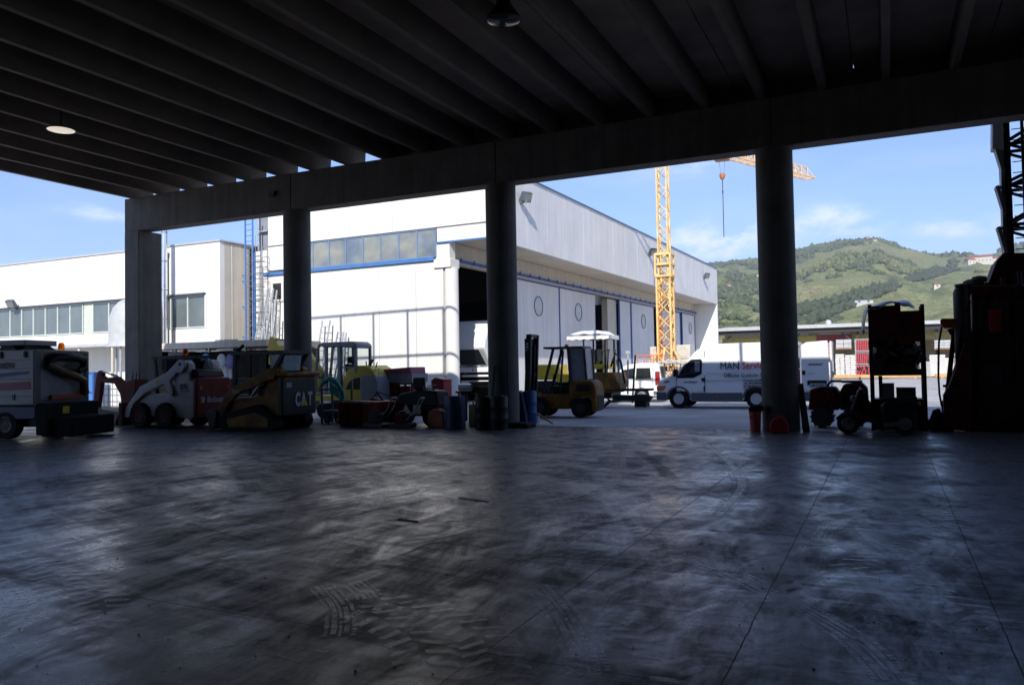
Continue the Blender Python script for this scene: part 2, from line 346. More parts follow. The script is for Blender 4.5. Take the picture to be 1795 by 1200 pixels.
def smoothpath(pts, step):
    pts = [Vector((p.x, p.y, 0)) for p in pts]; out = []
    P = [pts[0] * 2 - pts[1]] + pts + [pts[-1] * 2 - pts[-2]]
    for i in range(1, len(P) - 2):
        a, b, c, d = P[i - 1:i + 3]; k = max(3, int((c - b).length / step))
        for j in range(k):
            t = j / k; out.append(.5 * ((2 * b) + (c - a) * t + (2 * a - 5 * b + 4 * c - d) * t * t + (3 * b - a - 3 * c + d) * t ** 3))
    return out
def track(pix, w, kind=0, style='car', z=.003, world=None):
    mb = TR[kind]; pts = smoothpath(world or [gp(*p) for p in pix], .045 if style != 'lug' else .075)
    for i in range(len(pts) - 1):
        p, q = pts[i], pts[i + 1]; d = (q - p); L = d.length
        if L < 1e-4: continue
        d /= L; s = Vector((-d.y, d.x, 0))
        def quad(a0, a1, b0, b1, sk=0.0):
            vs = [p + d * (L * b0 + sk * abs(a0)) + s * a0 * w, p + d * (L * b0 + sk * abs(a1)) + s * a1 * w, p + d * (L * b1 + sk * abs(a1)) + s * a1 * w, p + d * (L * b1 + sk * abs(a0)) + s * a0 * w]
            mb.add([(v.x, v.y, z) for v in vs], [(0, 1, 2, 3)])
        if style == 'car':
            for a0, a1 in ((-.5, -.36), (-.28, -.10), (-.04, .06), (.12, .28), (.36, .5)):
                if random.random() < .9: quad(a0, a1, 0, .68 if (a0 in (-.5, .36)) else .85)
        elif style == 'skid': quad(-.5, .5, 0, 1.0)
        else:
            if i % 2: quad(-.5, -.05, 0, .8, .16)
            else: quad(.05, .5, 0, .8, .16)
for pix, w, k, st in (
    ([(1216, 765), (1265, 800), (1296, 840), (1291, 865), (1256, 905)], .24, 1, 'car'), ([(1226, 762), (1285, 790), (1303, 815), (1296, 835)], .2, 0, 'car'),
    ([(1085, 775), (1083, 825), (1060, 860), (995, 885), (900, 905)], .24, 0, 'car'), ([(562, 1026), (592, 1061), (597, 1096), (592, 1121)], .2, 0, 'car'),
    ([(622, 1021), (640, 1036), (652, 1052)], .2, 0, 'car'), ([(1156, 966), (1226, 985), (1296, 1011), (1396, 1061), (1497, 1121), (1577, 1200)], .22, 0, 'car'),
    ([(1176, 1005), (1240, 1030), (1300, 1048), (1350, 1063)], .30, 0, 'lug'), ([(1447, 991), (1520, 1003), (1597, 1021), (1722, 1081), (1795, 1110)], .32, 0, 'lug'),
    ([(0, 976), (50, 985), (95, 1005), (115, 1055)], .36, 0, 'lug'), ([(60, 985), (140, 1010), (180, 1060), (170, 1110)], .34, 0, 'lug'),
    ([(667, 885), (672, 852), (712, 822)], .2, 0, 'car'), ([(716, 862), (722, 840), (746, 820)], .2, 0, 'car'), ([(772, 836), (778, 822), (800, 810)], .2, 0, 'car'),
    ([(622, 1062), (690, 1095), (735, 1130), (752, 1200)], .36, 0, 'lug'), ([(660, 1050), (770, 1080), (850, 1120), (880, 1200)], .36, 0, 'lug'), ([(945, 1025), (985, 1075), (1020, 1141), (1035, 1190)], .24, 0, 'car'),
    ([(1116, 790), (1150, 812), (1182, 842)], .2, 1, 'skid'), ([(1105, 905), (1160, 960), (1190, 990), (1215, 1010)], .26, 1, 'lug'), ([(1380, 1010), (1460, 1060), (1540, 1085), (1640, 1110)], .3, 1, 'lug'),
    ([(860, 1015), (960, 960), (1060, 905), (1150, 860)], .24, 1, 'car'), ([(350, 1150), (430, 1135), (500, 1140), (560, 1155)], .2, 0, 'skid'),
    ([(1200, 1200), (1150, 1140), (1100, 1100), (1040, 1085)], .3, 0, 'lug'), ([(1730, 860), (1640, 930), (1500, 990)], .3, 0, 'lug'), ([(300, 800), (520, 830), (760, 860)], .3, 0, 'lug'),
    ([(1480, 905), (1455, 925), (1440, 950)], .22, 0, 'car'), ([(100, 850), (300, 860), (500, 840)], .3, 0, 'lug')):
    track(pix, w, k, st, .003 + .0004 * (w * 7 % 3))
for pix in ([(1218, 765), (1267, 800), (1298, 840), (1293, 865), (1258, 905)], [(1090, 775), (1088, 825), (1064, 862)]): track(pix, .10, 0, 'skid', .0048)
rt = random.Random(21)
for i in range(16):                     # long worn arcs of turning machines
    cx_, cy_, rr_ = rt.choice(((-1.5, 24, 0), (-13, 3, 0), (7.5, 4, 0), (-4, -3, 0)))[:2] + (rt.uniform(6, 17),)
    a0 = rt.uniform(0, 6.28); sp_ = rt.uniform(.25, .7); w_ = rt.choice((.2, .24, .3)); st_ = rt.choice(('car', 'car', 'lug'))
    P_ = [Vector((cx_ + rr_ * math.cos(a0 + sp_ * k / 6), cy_ + rr_ * math.sin(a0 + sp_ * k / 6), 0)) for k in range(7)]
    if all(-23 < p.x < 14 and 1.5 < p.y < 18.5 for p in P_): track(None, w_, i % 3 == 0, st_, .0028 - .0001 * (i % 5), world=P_)
tag(TR[0].build('pale_tyre_marks', mk_pale, smooth=False), kind='stuff'); tag(TR[1].build('dark_tyre_marks', mk_dark, smooth=False), kind='stuff')
# small stones and crumbs on the floor
cr = MB()
for i in range(150):
    px, py = random.uniform(0, 1795), 760 + 430 * random.random() ** 1.3; p = gp(px, py); r = random.uniform(.004, .013)
    rr = [r * random.uniform(.6, 1.2) for _ in range(6)]
    cr.add([(p.x + rr[0], p.y, r * .3), (p.x, p.y + rr[1], r * .3), (p.x - rr[2], p.y, r * .3), (p.x, p.y - rr[3], r * .3), (p.x, p.y, r * .9), (p.x, p.y, .0005)], [(0, 1, 4), (1, 2, 4), (2, 3, 4), (3, 0, 4), (1, 0, 5), (2, 1, 5), (3, 2, 5), (0, 3, 5)])
tag(cr.build('floor_crumbs', M('dark_crumbs', (.05, .045, .04), .9), smooth=False), kind='stuff')
# two stray sticks
for px, py, L, a in ((415 * 2, 876, .5, -15), (715, 912, .28, -8)):
    p = gp(px, py); o = MB().bar((-L / 2, 0, .007), (L / 2, 0, .007), .010).build('stick', m_darksteel, loc=(p.x, p.y, 0), rot=(0, 0, R(a)))
    tag(o, 'short dark rod lying on the concrete floor, the ' + ('longer and farther one' if L > .4 else 'shorter and nearer one'), 'rod')

# ================================================================== the open shed we stand in
shed = thing('open_shed', 'dark concrete open-sided shed framing the whole view, with ribbed roof and pillars', 'building')
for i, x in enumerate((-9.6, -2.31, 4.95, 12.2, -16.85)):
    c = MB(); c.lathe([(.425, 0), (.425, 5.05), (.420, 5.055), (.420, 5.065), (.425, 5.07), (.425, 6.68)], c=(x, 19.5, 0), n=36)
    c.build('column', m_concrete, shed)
MB().box(-24.45, -23.72, 19.2, 20.19, 0, 6.68).build('column', m_concrete, shed, bevel=.03)
edges = [-24.47, -16.85, -9.6, -2.31, 4.95, 12.2, 18.4]
for a, b in zip(edges, edges[1:]):
    bm_ = MB(); bm_.box(a + .008, b - .008, 19.22, 19.78, 6.68, 7.85); bm_.build('roof_beam', m_concrete, shed, bevel=.02)
for k in range(-9, 7):
    x0 = -.52 + 2.7 * k; t = MB()
    MB().box(x0 + .012, x0 + 2.688, -14, 20.15, 8.43, 8.6).box(x0 - .03, x0 + .03, -14, 20.1, 8.602, 8.64).build('roof_slab', m_slab_lit, shed, smooth=False)
    for sx in (x0 + .675, x0 + 2.025):
        t.prism([(sx - .07, 7.855), (sx + .07, 7.855), (sx + .115, 8.43), (sx - .115, 8.43)], -14, 20.1, 'y')
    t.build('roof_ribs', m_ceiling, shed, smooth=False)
    for sx in (x0 + .675, x0 + 2.025):
        if sx > -14.6: MB().box(sx + .05, sx + 1.30, 19.80, 19.86, 7.855, 8.425).build('infill_panel', m_slab_lit, shed, smooth=False)
MB().box(-24.9, 18.5, -14.3, -14.02, 0, 8.6).build('back_wall', m_concrete, shed)
MB().box(18.2, 18.5, -14, 12, 0, 8.42).build('side_wall', m_concrete, shed)  # out of view; stops short so sun bounce reaches the ceiling
MB().box(-24.85, -24.6, -14, 0.0, 0, 7.84).build('side_wall', m_concrete, shed)  # out of view; added to cut side light on the left machines
# conduit with a junction box on the beam at the second pillar
MB().box(-17.65, -17.45, 19.12, 19.215, 7.18, 7.34).build('junction_box', m_darksteel, shed)
MB().cyl((-9.25, 19.04, .5), (-9.25, 19.04, 2.0), .03).cyl((-9.25, 19.04, 2.0), (-9.2, 19.1, 6.6), .012).build('conduit', m_blackpaint, shed)
# railing frame on the roof edge (it throws the grid of shade on the hall)
rail = thing('roof_railing', 'tall thin railing frame standing on the edge of the shed roof', 'railing', (0, 20.0, 8.6))
pxs = [-21.83, -19.98, -18.13, -16.28, -14.43, -12.58, -10.9, -7.5, -5.7, -2.0, 1.7, 5.4, 9.1]
for x in pxs: MB().box(x - .04, x + .04, -.04, .04, 0, 2.97).build('post', m_steel, rail)
for z in (.93, 2.93): MB().box(pxs[0], pxs[-1], -.035, .035, z - .035, z + .035).build('rail', m_steel, rail)

m_lit = bpy.data.materials.new('lamp_diffuser_lit'); m_lit.use_nodes = True
_b = m_lit.node_tree.nodes['Principled BSDF']; _b.inputs['Base Color'].default_value = (.6, .56, .48, 1); _b.inputs['Emission Color'].default_value = (1, .90, .74, 1); _b.inputs['Emission Strength'].default_value = .48
# hanging high-bay lamps
def lamp(x, y, z, rr, lit, label):
    t = thing('hanging_lamp', label, 'lamp', (x, y, z), group='lamps under the shed roof')
    MB().lathe([(rr, 0), (rr * .98, .02), (rr * .80, .05), (rr * .45, .08), (.02, .10), (.02, .5), (.015, .6)] if lit is m_lit else [(rr, 0), (rr * .98, .03), (rr * .80, .12), (rr * .45, .26), (.12, .33), (.12, .55), (.05, .6)], n=32).build('lamp_shade', m_blackpaint, t)
    MB().cyl((0, 0, .58), (0, 0, 8.45 - z), .012, n=6).build('cord', m_blackpaint, t)
    MB().lathe([(rr * .94, -.005), (rr * .6, -.03), (.01, -.035)], n=32).build('diffuser', lit, t)
    return t
p = gp(883, 36, 7.55); lamp(p.x, p.y, 7.55, .30, M('clear_lamp_glass', (.04, .045, .045), .12), 'unlit round hanging lamp with clear glass at the top centre')
p = gp(107, 228, 7.7); lamp(p.x, p.y, 7.7, .33, m_lit, 'lit pale cream round hanging lamp at the left under the ribs')

# ================================================================== big white hall
HX, HY, HR = -15.06, 29.2, -1.3
H = thing('white_hall', 'large white industrial hall with blue trims and overhanging side', 'building', (HX, HY, 0), HR)
xs = -2.1
mb = MB(); mb.box(-12.3, xs - .10, .02, .3, 0, 5.94); mb.box(-12.3, xs - .53, 0.02, .3, 5.94, 6.42); mb.build('front_wall', m_white_wall, H)
mb = MB(); mb.box(-12.22, .0, 0, .3, 7.74, 10.4); mb.build('front_fascia', m_white_wall, H)
mb = MB(); mb.box(-2.46, -1.26, .0, .3, 7.1, 7.72); mb.box(-1.25, 0, .0, .3, 7.1, 7.72); mb.build('corner_panel', m_white_wall, H)
MB().box(-12.22, -10.42, 0, .3, 6.55, 7.72).build('left_wall_panel', m_white_wall, H)
MB().box(-2.55, -1.85, .02, .5, 6.36, 7.09).build('corner_block', m_white_wall, H)
MB().box(-12.22, .02, -.03, -.003, 7.715, 7.75).build('seam_strip', M('seam_grey', (.12, .12, .12), .6), H)
for i in range(8):
    x1 = -2.5 - .985 * i; x0 = x1 - .985
    w = MB(); w.box(x0 + .0, x0 + .025, -.03, .12, 6.46, 7.70); w.box(x0 + .96, x1, -.03, .12, 6.46, 7.70); w.box(x0 + .025, x0 + .96, -.03, .12, 6.46, 6.50); w.box(x0 + .025, x0 + .96, -.03, .12, 7.67, 7.70)
    w = w.build('window', M('blue_window_frame', (.16, .26, .42), .5), H); MB().box(x0 + .025, x0 + .96, .0, .02, 6.50, 7.67).build('pane', m_window, w)
MB().box(-12.5, -2.6, -.08, -.003, 6.30, 6.45).box(-2.46, 0, -.05, -.003, 7.03, 7.095).build('blue_trim', m_blue2, H)
MB().box(-12.0, -11.25, -.04, -.003, 5.0, 6.0).build('vent_frame', m_white_wall, H, bevel=.01)
vv = MB()
for i in range(12): vv.bar((-11.88, -.06, 5.14 + i * .065), (-11.36, -.06, 5.14 + i * .065), .02, .05)
vv.build('vent', m_darksteel, H)
MB().lathe([(.30, 0), (.30, 5.94)], c=(-1.93, .30, 0), n=32).build('corner_column', m_white_wall, H)
MB().box(-2.62, -1.78, -.06, .75, 5.95, 6.34).build('column_capital', m_white_wall, H, bevel=.03)
q = MB()
for x in (-3.6, -5.6, -7.6, -9.6, -11.6): q.box(x - .01, x + .01, -.004 if 0 else .012, .019, .02, 5.9)
q.build('wall_joints', M('seam_pale', (.42, .41, .38), .7), H)
for x in (-2.4, -4.8, -7.2, -9.6): MB().box(x - .01, x + .01, -.006, -.001, 7.78, 10.38).build('fascia_joint', M('seam_pale', (.42, .41, .38), .7), H)
# overhanging side fascia, soffit, return wall, roof
fs = MB()
for i in range(37): fs.box(-.2, 0 if i % 2 else -.004, .31 + i * 1.195, .31 + (i + 1) * 1.195 - .008, 7.1, 10.4)
fs.build('side_fascia', m_fascia, H, smooth=False)
MB().box(-12.2, .06, -.06, 44.56, 10.4, 10.46).build('roof_flashing', M('blue_grey_flashing', (.12, .2, .32), .4, .4), H)
MB().box(xs + .0, -.21, .31, 44.2, 7.14, 7.24).build('soffit', m_beige, H)
MB().box(xs - .2, -.21, 44.2, 44.52, 0, 7.13).build('return_wall', m_white_wall, H)
MB().box(-.2, 0, 44.2, 44.52, 0, 7.095).build('end_pier', m_white_wall, H)
MB().box(xs - .25, xs - .0, .8, 44.2, 6.42, 7.13).build('side_lintel', m_beige, H)
MB().box(-2.3, -1.95, .76, 44.15, 6.18, 6.41).build('door_track', M('track_beige', (.5, .45, .38), .7, var=.2), H)
tr = MB(); tr.box(-1.945, -1.88, .76, 44.1, 6.28, 6.40)
for i in range(37): tr.box(-1.875, -1.83, 1.0 + i * 1.18, 1.06 + i * 1.18, 6.28, 6.47)
tr.build('blue_rail', m_blue, H)
def door(y0, y1, x=xs, port=None, blue=(True, True)):
    d = MB(); n = max(1, int((y1 - y0) / 1.0)); st = (y1 - y0) / n
    for i in range(n): d.box(x - .06, x, y0 + i * st + .003, y0 + (i + 1) * st - .003, .05, 6.18)
    d = d.build('sliding_door', m_fascia, H, smooth=False)
    e = MB()
    if blue[0]: e.box(x - .07, x + .035, y0 - .05, y0 + .05, .05, 6.17)
    if blue[1]: e.box(x - .07, x + .035, y1 - .05, y1 + .05, .05, 6.17)
    e.box(x - .07, x + .015, y0 + .06, y1 - .06, 6.09, 6.17); e.build('blue_edge', m_blue, d)
    if port:
        q = MB()
        for i in range(32):
            a0, a1 = 2 * math.pi * i / 32, 2 * math.pi * (i + 1) / 32
            q.bar((x + .02, port + .52 * math.cos(a0), 4.87 + .52 * math.sin(a0)), (x + .02, port + .52 * math.cos(a1), 4.87 + .52 * math.sin(a1)), .028, .04)
        q.build('porthole_rim', m_greyplastic, d)
        MB().lathe([(.50, -.0), (.50, .012)], c=(x, port, 4.87), n=32, axis='x').build('porthole_pane', M('porthole_pane', (.50, .52, .55), .25), d)
door(4.7, 12.35, port=9.57, blue=(True, False)); door(12.42, 18.16, x=xs - .0, port=15.3, blue=(True, False)); door(22.85, 25.25, blue=(True, True)); door(25.45, 31.0, port=28.31, blue=(True, False))
door(32.6, 39.3, x=xs - .1, port=36.0, blue=(False, True)); door(39.6, 44.1, port=42.45, blue=(True, True))
MB().box(xs - .6, xs - .2, 21.0, 22.78, 0, 6.1).build('door_jamb', m_beige, H)
# inside of the hall
MB().box(-12.2, -11.95, .31, 44.0, 0, 10.2).build('west_wall', m_dark, H)
MB().box(-12.2, -.21, 44.53, 44.75, 0, 10.38).build('north_wall', m_white_wall, H)
MB().box(-12.2, -.01, .31, 44.5, 10.25, 10.39).build('roof', m_dark, H)
MB().box(-11.9, xs - .3, 17, 17.2, 0, 6.0).build('inner_partition', m_dark, H); MB().box(-11.9, xs - .3, 24.5, 24.7, 0, 6.0).build('inner_partition', m_dark, H)
q = MB()
for z in (.6, 1.4, 2.2, 3.0, 3.8): q.box(-4.2, -3.2, 19.0, 22.5, z, z + .06)
for y in (19, 20.7, 22.4): q.box(-3.25, -3.15, y, y + .08, 0, 4.6)
q.build('storage_shelves', m_steel, H)
# roof plant at the left end of the hall
MB().box(-13.15, -12.32, .0, 3.0, 0, 7.56).build('annex_wall', m_white_wall, H)
MB().box(-13.12, -12.28, .2, 1.6, 7.6, 9.6).build('roof_duct', m_grey, H, bevel=.03)
MB().cyl((-12.9, .05, 7.6), (-12.9, .05, 9.7), .05).box(-12.85, -12.3, .02, .15, 8.5, 8.56).build('roof_pipe', m_galv, H)

def floodlight(loc, aim, label, group='floodlights on the walls', s=1.0):
    """lamp housing on a bracket; aim is the direction the glass faces"""
    t = thing('floodlight', label, 'floodlight', loc, group=group)
    a = Vector(aim).normalized(); up = Vector((0, 0, 1)); sd = a.cross(up).normalized(); u = sd.cross(a)
    M3 = Matrix((sd, a, u)).transposed(); 
    def tf(mb): mb.v = [tuple(M3 @ Vector(v) * s + Vector((0, 0, .12)) ) for v in mb.v]; return mb
    tf(MB().prism([(-.30, -.24), (.30, -.24), (.26, .24), (-.26, .24)], -.10, .10)).build('housing', m_greyplastic, t, bevel=.02)
    tf(MB().box(-.24, .24, .101, .115, -.18, .18)).build('glass', m_window, t)
    return t
def hall_pt(x, y, z):
    c, s_ = math.cos(R(HR)), math.sin(R(HR)); return (HX + c * x - s_ * y, HY + s_ * x + c * y, z)
for (y, z), lb in zip(((3.28, 9.25), (23.12, 9.2), (39.1, 9.1)), ('nearest of the three floodlights on the hall side', 'middle of the three floodlights on the hall side, left of the crane mast', 'farthest of the three floodlights on the hall side, right of the crane mast')):
    p = hall_pt(.30, y, z); f_ = floodlight(p, (.75, -.45, -.5), lb, s=.95)
    MB().bar((-.02, 0, -.05), (-.29, .02, -.18), .07).bar((0, 0, -.15), (0, 0, .1), .09).build('bracket', m_steel, f_)

# ================================================================== low white office block at the left
OX, OY = -28.55, 27.6
O = thing('white_office_block', 'low white building with a long band of windows, left of the hall', 'building', (OX, OY, 0))
sea = [-25, -21.5, -17.6, -13.4, -9.55, -5.6, -3.45]
MB().box(-26, -.9, 0, .3, 5.42, 7.85).box(-.88, 0, 0, .3, 0, 7.85).box(-26, -.9, 0, .3, 0, 3.75).box(-6.5, -3.55, 0, .3, 3.76, 5.41).build('front_wall', m_white_wall, O)
for x, z in [(x, 5.5) for x in sea] + [(-.887, 3.0)]: MB().box(x - .012, x + .012, -.006, -.001, z, 7.8).build('panel_seam', M('seam_pale', (.42, .41, .38), .7), O)
MB().box(-.3, 0, .31, 1.9, 0, 7.83).build('side_wall', m_beige, O)
MB().box(-.001, .012, .75, .79, 0, 7.8).build('side_strip', m_white_wall, O)
MB().box(-26, .06, -.06, 12, 7.855, 7.93).build('roof_edge', m_offwhite, O)
MB().box(-26, -.4, 12, 12.3, 0, 7.8).box(-26.3, -26.01, 0, 12.3, 0, 7.8).build('back_walls', m_white_wall, O)
MB().box(-26, -.95, -.10, -.002, 5.38, 5.46).build('window_hood', m_greyplastic, O)
def owin(x0, x1, z0, z1, n):
    w = MB(); st = (x1 - x0) / n; f_ = .035
    for i in range(n + 1): w.box(x0 + i * st - f_, x0 + i * st + f_, .02, .16, z0, z1)
    for z in (z0, z1 - .06): 
        for i in range(n): w.box(x0 + i * st + f_, x0 + (i + 1) * st - f_, .02, .16, z, z + .06)
    w = w.build('window', m_winframe, O)
    for i in range(n): MB().box(x0 + i * st + f_, x0 + (i + 1) * st - f_, .08, .10, z0 + .06, z1 - .06).build('pane', M('office_glass', (.14, .17, .18), .12, var=.25, scale=.5, spec=.8), w)
owin(-24.2, -9.85, 3.78, 5.36, 14); owin(-9.05, -6.6, 3.78, 5.36, 2); owin(-3.33, -1.0, 3.78, 5.36, 2)
MB().box(-9.78, -9.12, .05, .28, 3.76, 5.38).build('green_panel', M('pale_green_panel', (.55, .62, .5), .6), O)
MB().box(-1.0 + .0, -.92, .0, .25, 3.76, 5.36).build('reveal', m_white_wall, O)
rb = MB(); rb.box(-25.5, -.31, .35, 11.9, 3.2, 3.4).box(-25.5, -.31, 3.0, 3.2, 3.4, 7.7).build('office_inside', m_grey, O)
MB().cyl((-3.42, -.09, 3.0), (-3.42, -.09, 7.3), .06).box(-3.50, -3.34, -.16, -.003, 7.35, 7.55).box(-3.49, -3.35, -.15, -.02, 5.38, 5.5).build('downpipe', m_greyplastic, O)
MB().box(-13.5, -5.2, -1.6, -.01, 2.98, 3.12).build('porch_roof', m_offwhite, O)
for x in (-11.2, -8.05, -5.6): MB().cyl((x, -1.45, 0), (x, -1.45, 2.98), .07).build('porch_post', m_beige, O)
fl = floodlight((OX - 15.3, OY - .35, 5.5), (.15, -.8, -.55), 'floodlight on the low white office wall above the window band', s=.95); MB().bar((0, 0, -.12), (.1, .33, -.2), .07).build('bracket', m_steel, fl)
fp = wy(288.5, 500, 26.9); flue = thing('steel_flue', 'tall shiny steel flue pipe beside the square pillar', 'pipe', (fp.x, fp.y, 0))
MB().cyl((0, 0, 2.9), (0, 0, 10.2), .135, n=24).build('pipe', M('polished_steel', (.75, .75, .76), .22, .9, var=.08), flue)
MB().cyl((-.0, 0, 0), (0, 0, 2.9), .15, n=20).build('base', m_galv, flue)
for z in (4.2, 5.6, 7.0, 8.4): MB().lathe([(.145, z), (.15, z + .02), (.145, z + .05)], n=24).build('band', m_steel, flue)
dp = wy(233, 590, 26.0); dome = thing('white_dome_tank', 'white dome-topped tank behind the square pillar', 'tank', (dp.x, dp.y, 0))
MB().lathe([(1.15, 2.9), (1.12, 3.0), (1.05, 3.2), (1.05, 3.9), (1.0, 4.35), (.86, 4.75), (.6, 5.05), (.3, 5.2), (.01, 5.24)], n=36).build('shell', m_offwhite, dome)
for a in (0.3, 1.9, 3.4, 5.0): MB().cyl((.9 * math.cos(a), .9 * math.sin(a), 0), (.9 * math.cos(a), .9 * math.sin(a), 2.95), .06).build('leg', m_galv, dome)

# ladders
lp0 = wy(430.5, 500, 28.7); lp1 = wy(443.5, 500, 28.7)
L = thing('blue_wall_ladder', 'tall bright blue fixed ladder beside the beige office side wall', 'ladder', (lp0.x, 28.7, 0)); lw = lp1.x - lp0.x
for x in (0, lw): MB().box(x - .03, x + .03, -.03, .03, 2.0, 9.6).build('rail', m_blue2, L)
for i in range(27): MB().cyl((.0, 0, 2.15 + i * .275), (lw, 0, 2.15 + i * .275), .016, n=6).build('rung', m_blue2, L)
MB().box(lw + .10, lw + .16, -.03, .03, .2, 7.4).build('guide_post', m_blue2, L)
for z in (3.3, 4.75, 6.0, 6.3): MB().bar((-.02, 0, z), (-.30, .1, z + .02), .05).bar((-.3, .1, z), (-.02, 0, z - .2), .03).build('bracket', m_blue2, L)
cp = wy(455, 500, 28.9); cg = thing('caged_ladder', 'thin grey caged ladder on the white hall corner, right of the blue ladder', 'ladder', (cp.x, 28.75, 0))
hoo = MB()
for i in range(9):
    z = 2.6 + i * .62
    hoo.tube([(.34 * math.cos(t * .45), -.34 * math.sin(t * .45), z) for t in range(15)], .016, n=5)
hoo.build('hoops', m_steel, cg)
vb = MB()
for a in (0, .7, 1.57, 2.4, 3.14): vb.cyl((.34 * math.cos(a), -.34 * math.sin(a), 2.4), (.34 * math.cos(a), -.34 * math.sin(a), 7.6), .011, n=5)
for x in (-.2, .2): vb.cyl((x, .1, .3), (x, .1, 8.2), .016, n=5)
for i in range(26): vb.cyl((-.2, .1, .5 + i * .28), (.2, .1, .5 + i * .28), .010, n=5)
vb.build('bars', m_steel, cg)
def lean_ladder(px0, px1, pyt, yb, yt, label, lean=.06):
    a, b = wy(px0, pyt, yt), wy(px1, pyt, yt); w = b.x - a.x
    t = thing('leaning_ladder', label, 'ladder', (a.x, yb, 0), group='aluminium ladders leaning on the hall wall'); z = a.z
    for x in (0, w): MB().bar((x - .0, 0, 0), (x * .9 + .05 + lean, yt - yb, z), .07, .04).build('rail', m_galv, t)
    r_ = MB(); n = int(z / .28)
    for i in range(1, n):
        f_ = i / n; r_.cyl((f_ * (.05 + lean), (yt - yb) * f_, z * f_), (w + f_ * (-.1 * w + .05 + lean), (yt - yb) * f_, z * f_), .016, n=5)
    r_.build('rungs', m_galv, t); return t
lean_ladder(458, 467, 511, 28.0, 29.1, 'leftmost aluminium ladder leaning behind the blue ladder'); lean_ladder(470, 477, 506, 27.9, 29.1, 'tall aluminium ladder in the middle of the left cluster')
lean_ladder(478, 486, 509, 28.1, 29.1, 'aluminium ladder next to the second pillar, tall, right of the cluster', -.05); lean_ladder(484, 490, 552, 28.3, 29.1, 'shortest aluminium ladder of the left cluster by the pillar', -.05)
lean_ladder(562, 577, 562, 28.2, 29.1, 'aluminium ladder rising above the excavator cab, right of the second pillar'); lean_ladder(589, 600, 582, 28.1, 29.1, 'short aluminium ladder behind the excavator roof')
lean_ladder(601, 607, 583, 28.4, 29.1, 'narrow short ladder end at the right corner of the excavator roof', -.03)

# ================================================================== hills
def hill_mat(name, wood, field, field2, dry):
    m = bpy.data.materials.new(name); m.use_nodes = True; n, l = m.node_tree.nodes, m.node_tree.links; b = n['Principled BSDF']; b.inputs['Roughness'].default_value = .95; b.inputs['Specular IOR Level'].default_value = .1
    t = n.new('ShaderNodeTexCoord')
    def noise(s, d=8, ro=.6, dist=0.0, sc=(1, 1, 1)):
        mp = n.new('ShaderNodeMapping'); l.new(t.outputs['Object'], mp.inputs[0]); mp.inputs['Scale'].default_value = sc
        q = n.new('ShaderNodeTexNoise'); l.new(mp.outputs[0], q.inputs['Vector']); q.inputs['Scale'].default_value = s; q.inputs['Detail'].default_value = d; q.inputs['Roughness'].default_value = ro; q.inputs['Distortion'].default_value = dist; return q.outputs[0]
    def rng(v, a, b_):
        q = n.new('ShaderNodeMapRange'); l.new(v, q.inputs[0]); q.inputs[1].default_value = a; q.inputs[2].default_value = b_; return q.outputs[0]
    def mix(f, a, b_):
        q = n.new('ShaderNodeMix'); q.data_type = 'RGBA'; l.new(f, q.inputs[0])
        for i, v in ((6, a), (7, b_)):
            if isinstance(v, tuple): q.inputs[i].default_value = (*v, 1)
            else: l.new(v, q.inputs[i])
        return q.outputs[2]
    c = mix(rng(noise(.012, 6, .6, .5), .42, .58), field, field2)
    sx = n.new('ShaderNodeSeparateXYZ'); l.new(t.outputs['Object'], sx.inputs[0])
    ad = n.new('ShaderNodeMath'); ad.operation = 'ADD'; l.new(sx.outputs[2], ad.inputs[0])
    wob = n.new('ShaderNodeMath'); wob.operation = 'MULTIPLY'; l.new(noise(.01, 3), wob.inputs[0]); wob.inputs[1].default_value = 40; l.new(wob.outputs[0], ad.inputs[1])
    fr = n.new('ShaderNodeMath'); fr.operation = 'MULTIPLY'; l.new(ad.outputs[0], fr.inputs[0]); fr.inputs[1].default_value = 1.3
    sn = n.new('ShaderNodeMath'); sn.operation = 'SINE'; l.new(fr.outputs[0], sn.inputs[0])
    c = mix(rng(sn.outputs[0], .1, .8), c, dry)
    c = mix(rng(noise(.035, 7, .65, .3), .56, .64), c, dry)
    c = mix(rng(noise(.02, 9, .68, .4, (1, 1, 1.6)), .54, .60), c, wood)
    c = mix(rng(noise(.25, 5), .35, .75), c, field)
    c = mix(rng(noise(.55, 6, .75), .50, .60), c, wood)
    l.new(c, b.inputs['Base Color']); return m
from mathutils import noise as mn
def interp(tab, x):
    for (a, u), (b, v) in zip(tab, tab[1:]):
        if x <= b: 
            t = max(0, (x - a) / (b - a)); t = t * t * (3 - 2 * t); return u + (v - u) * t
    return tab[-1][1]
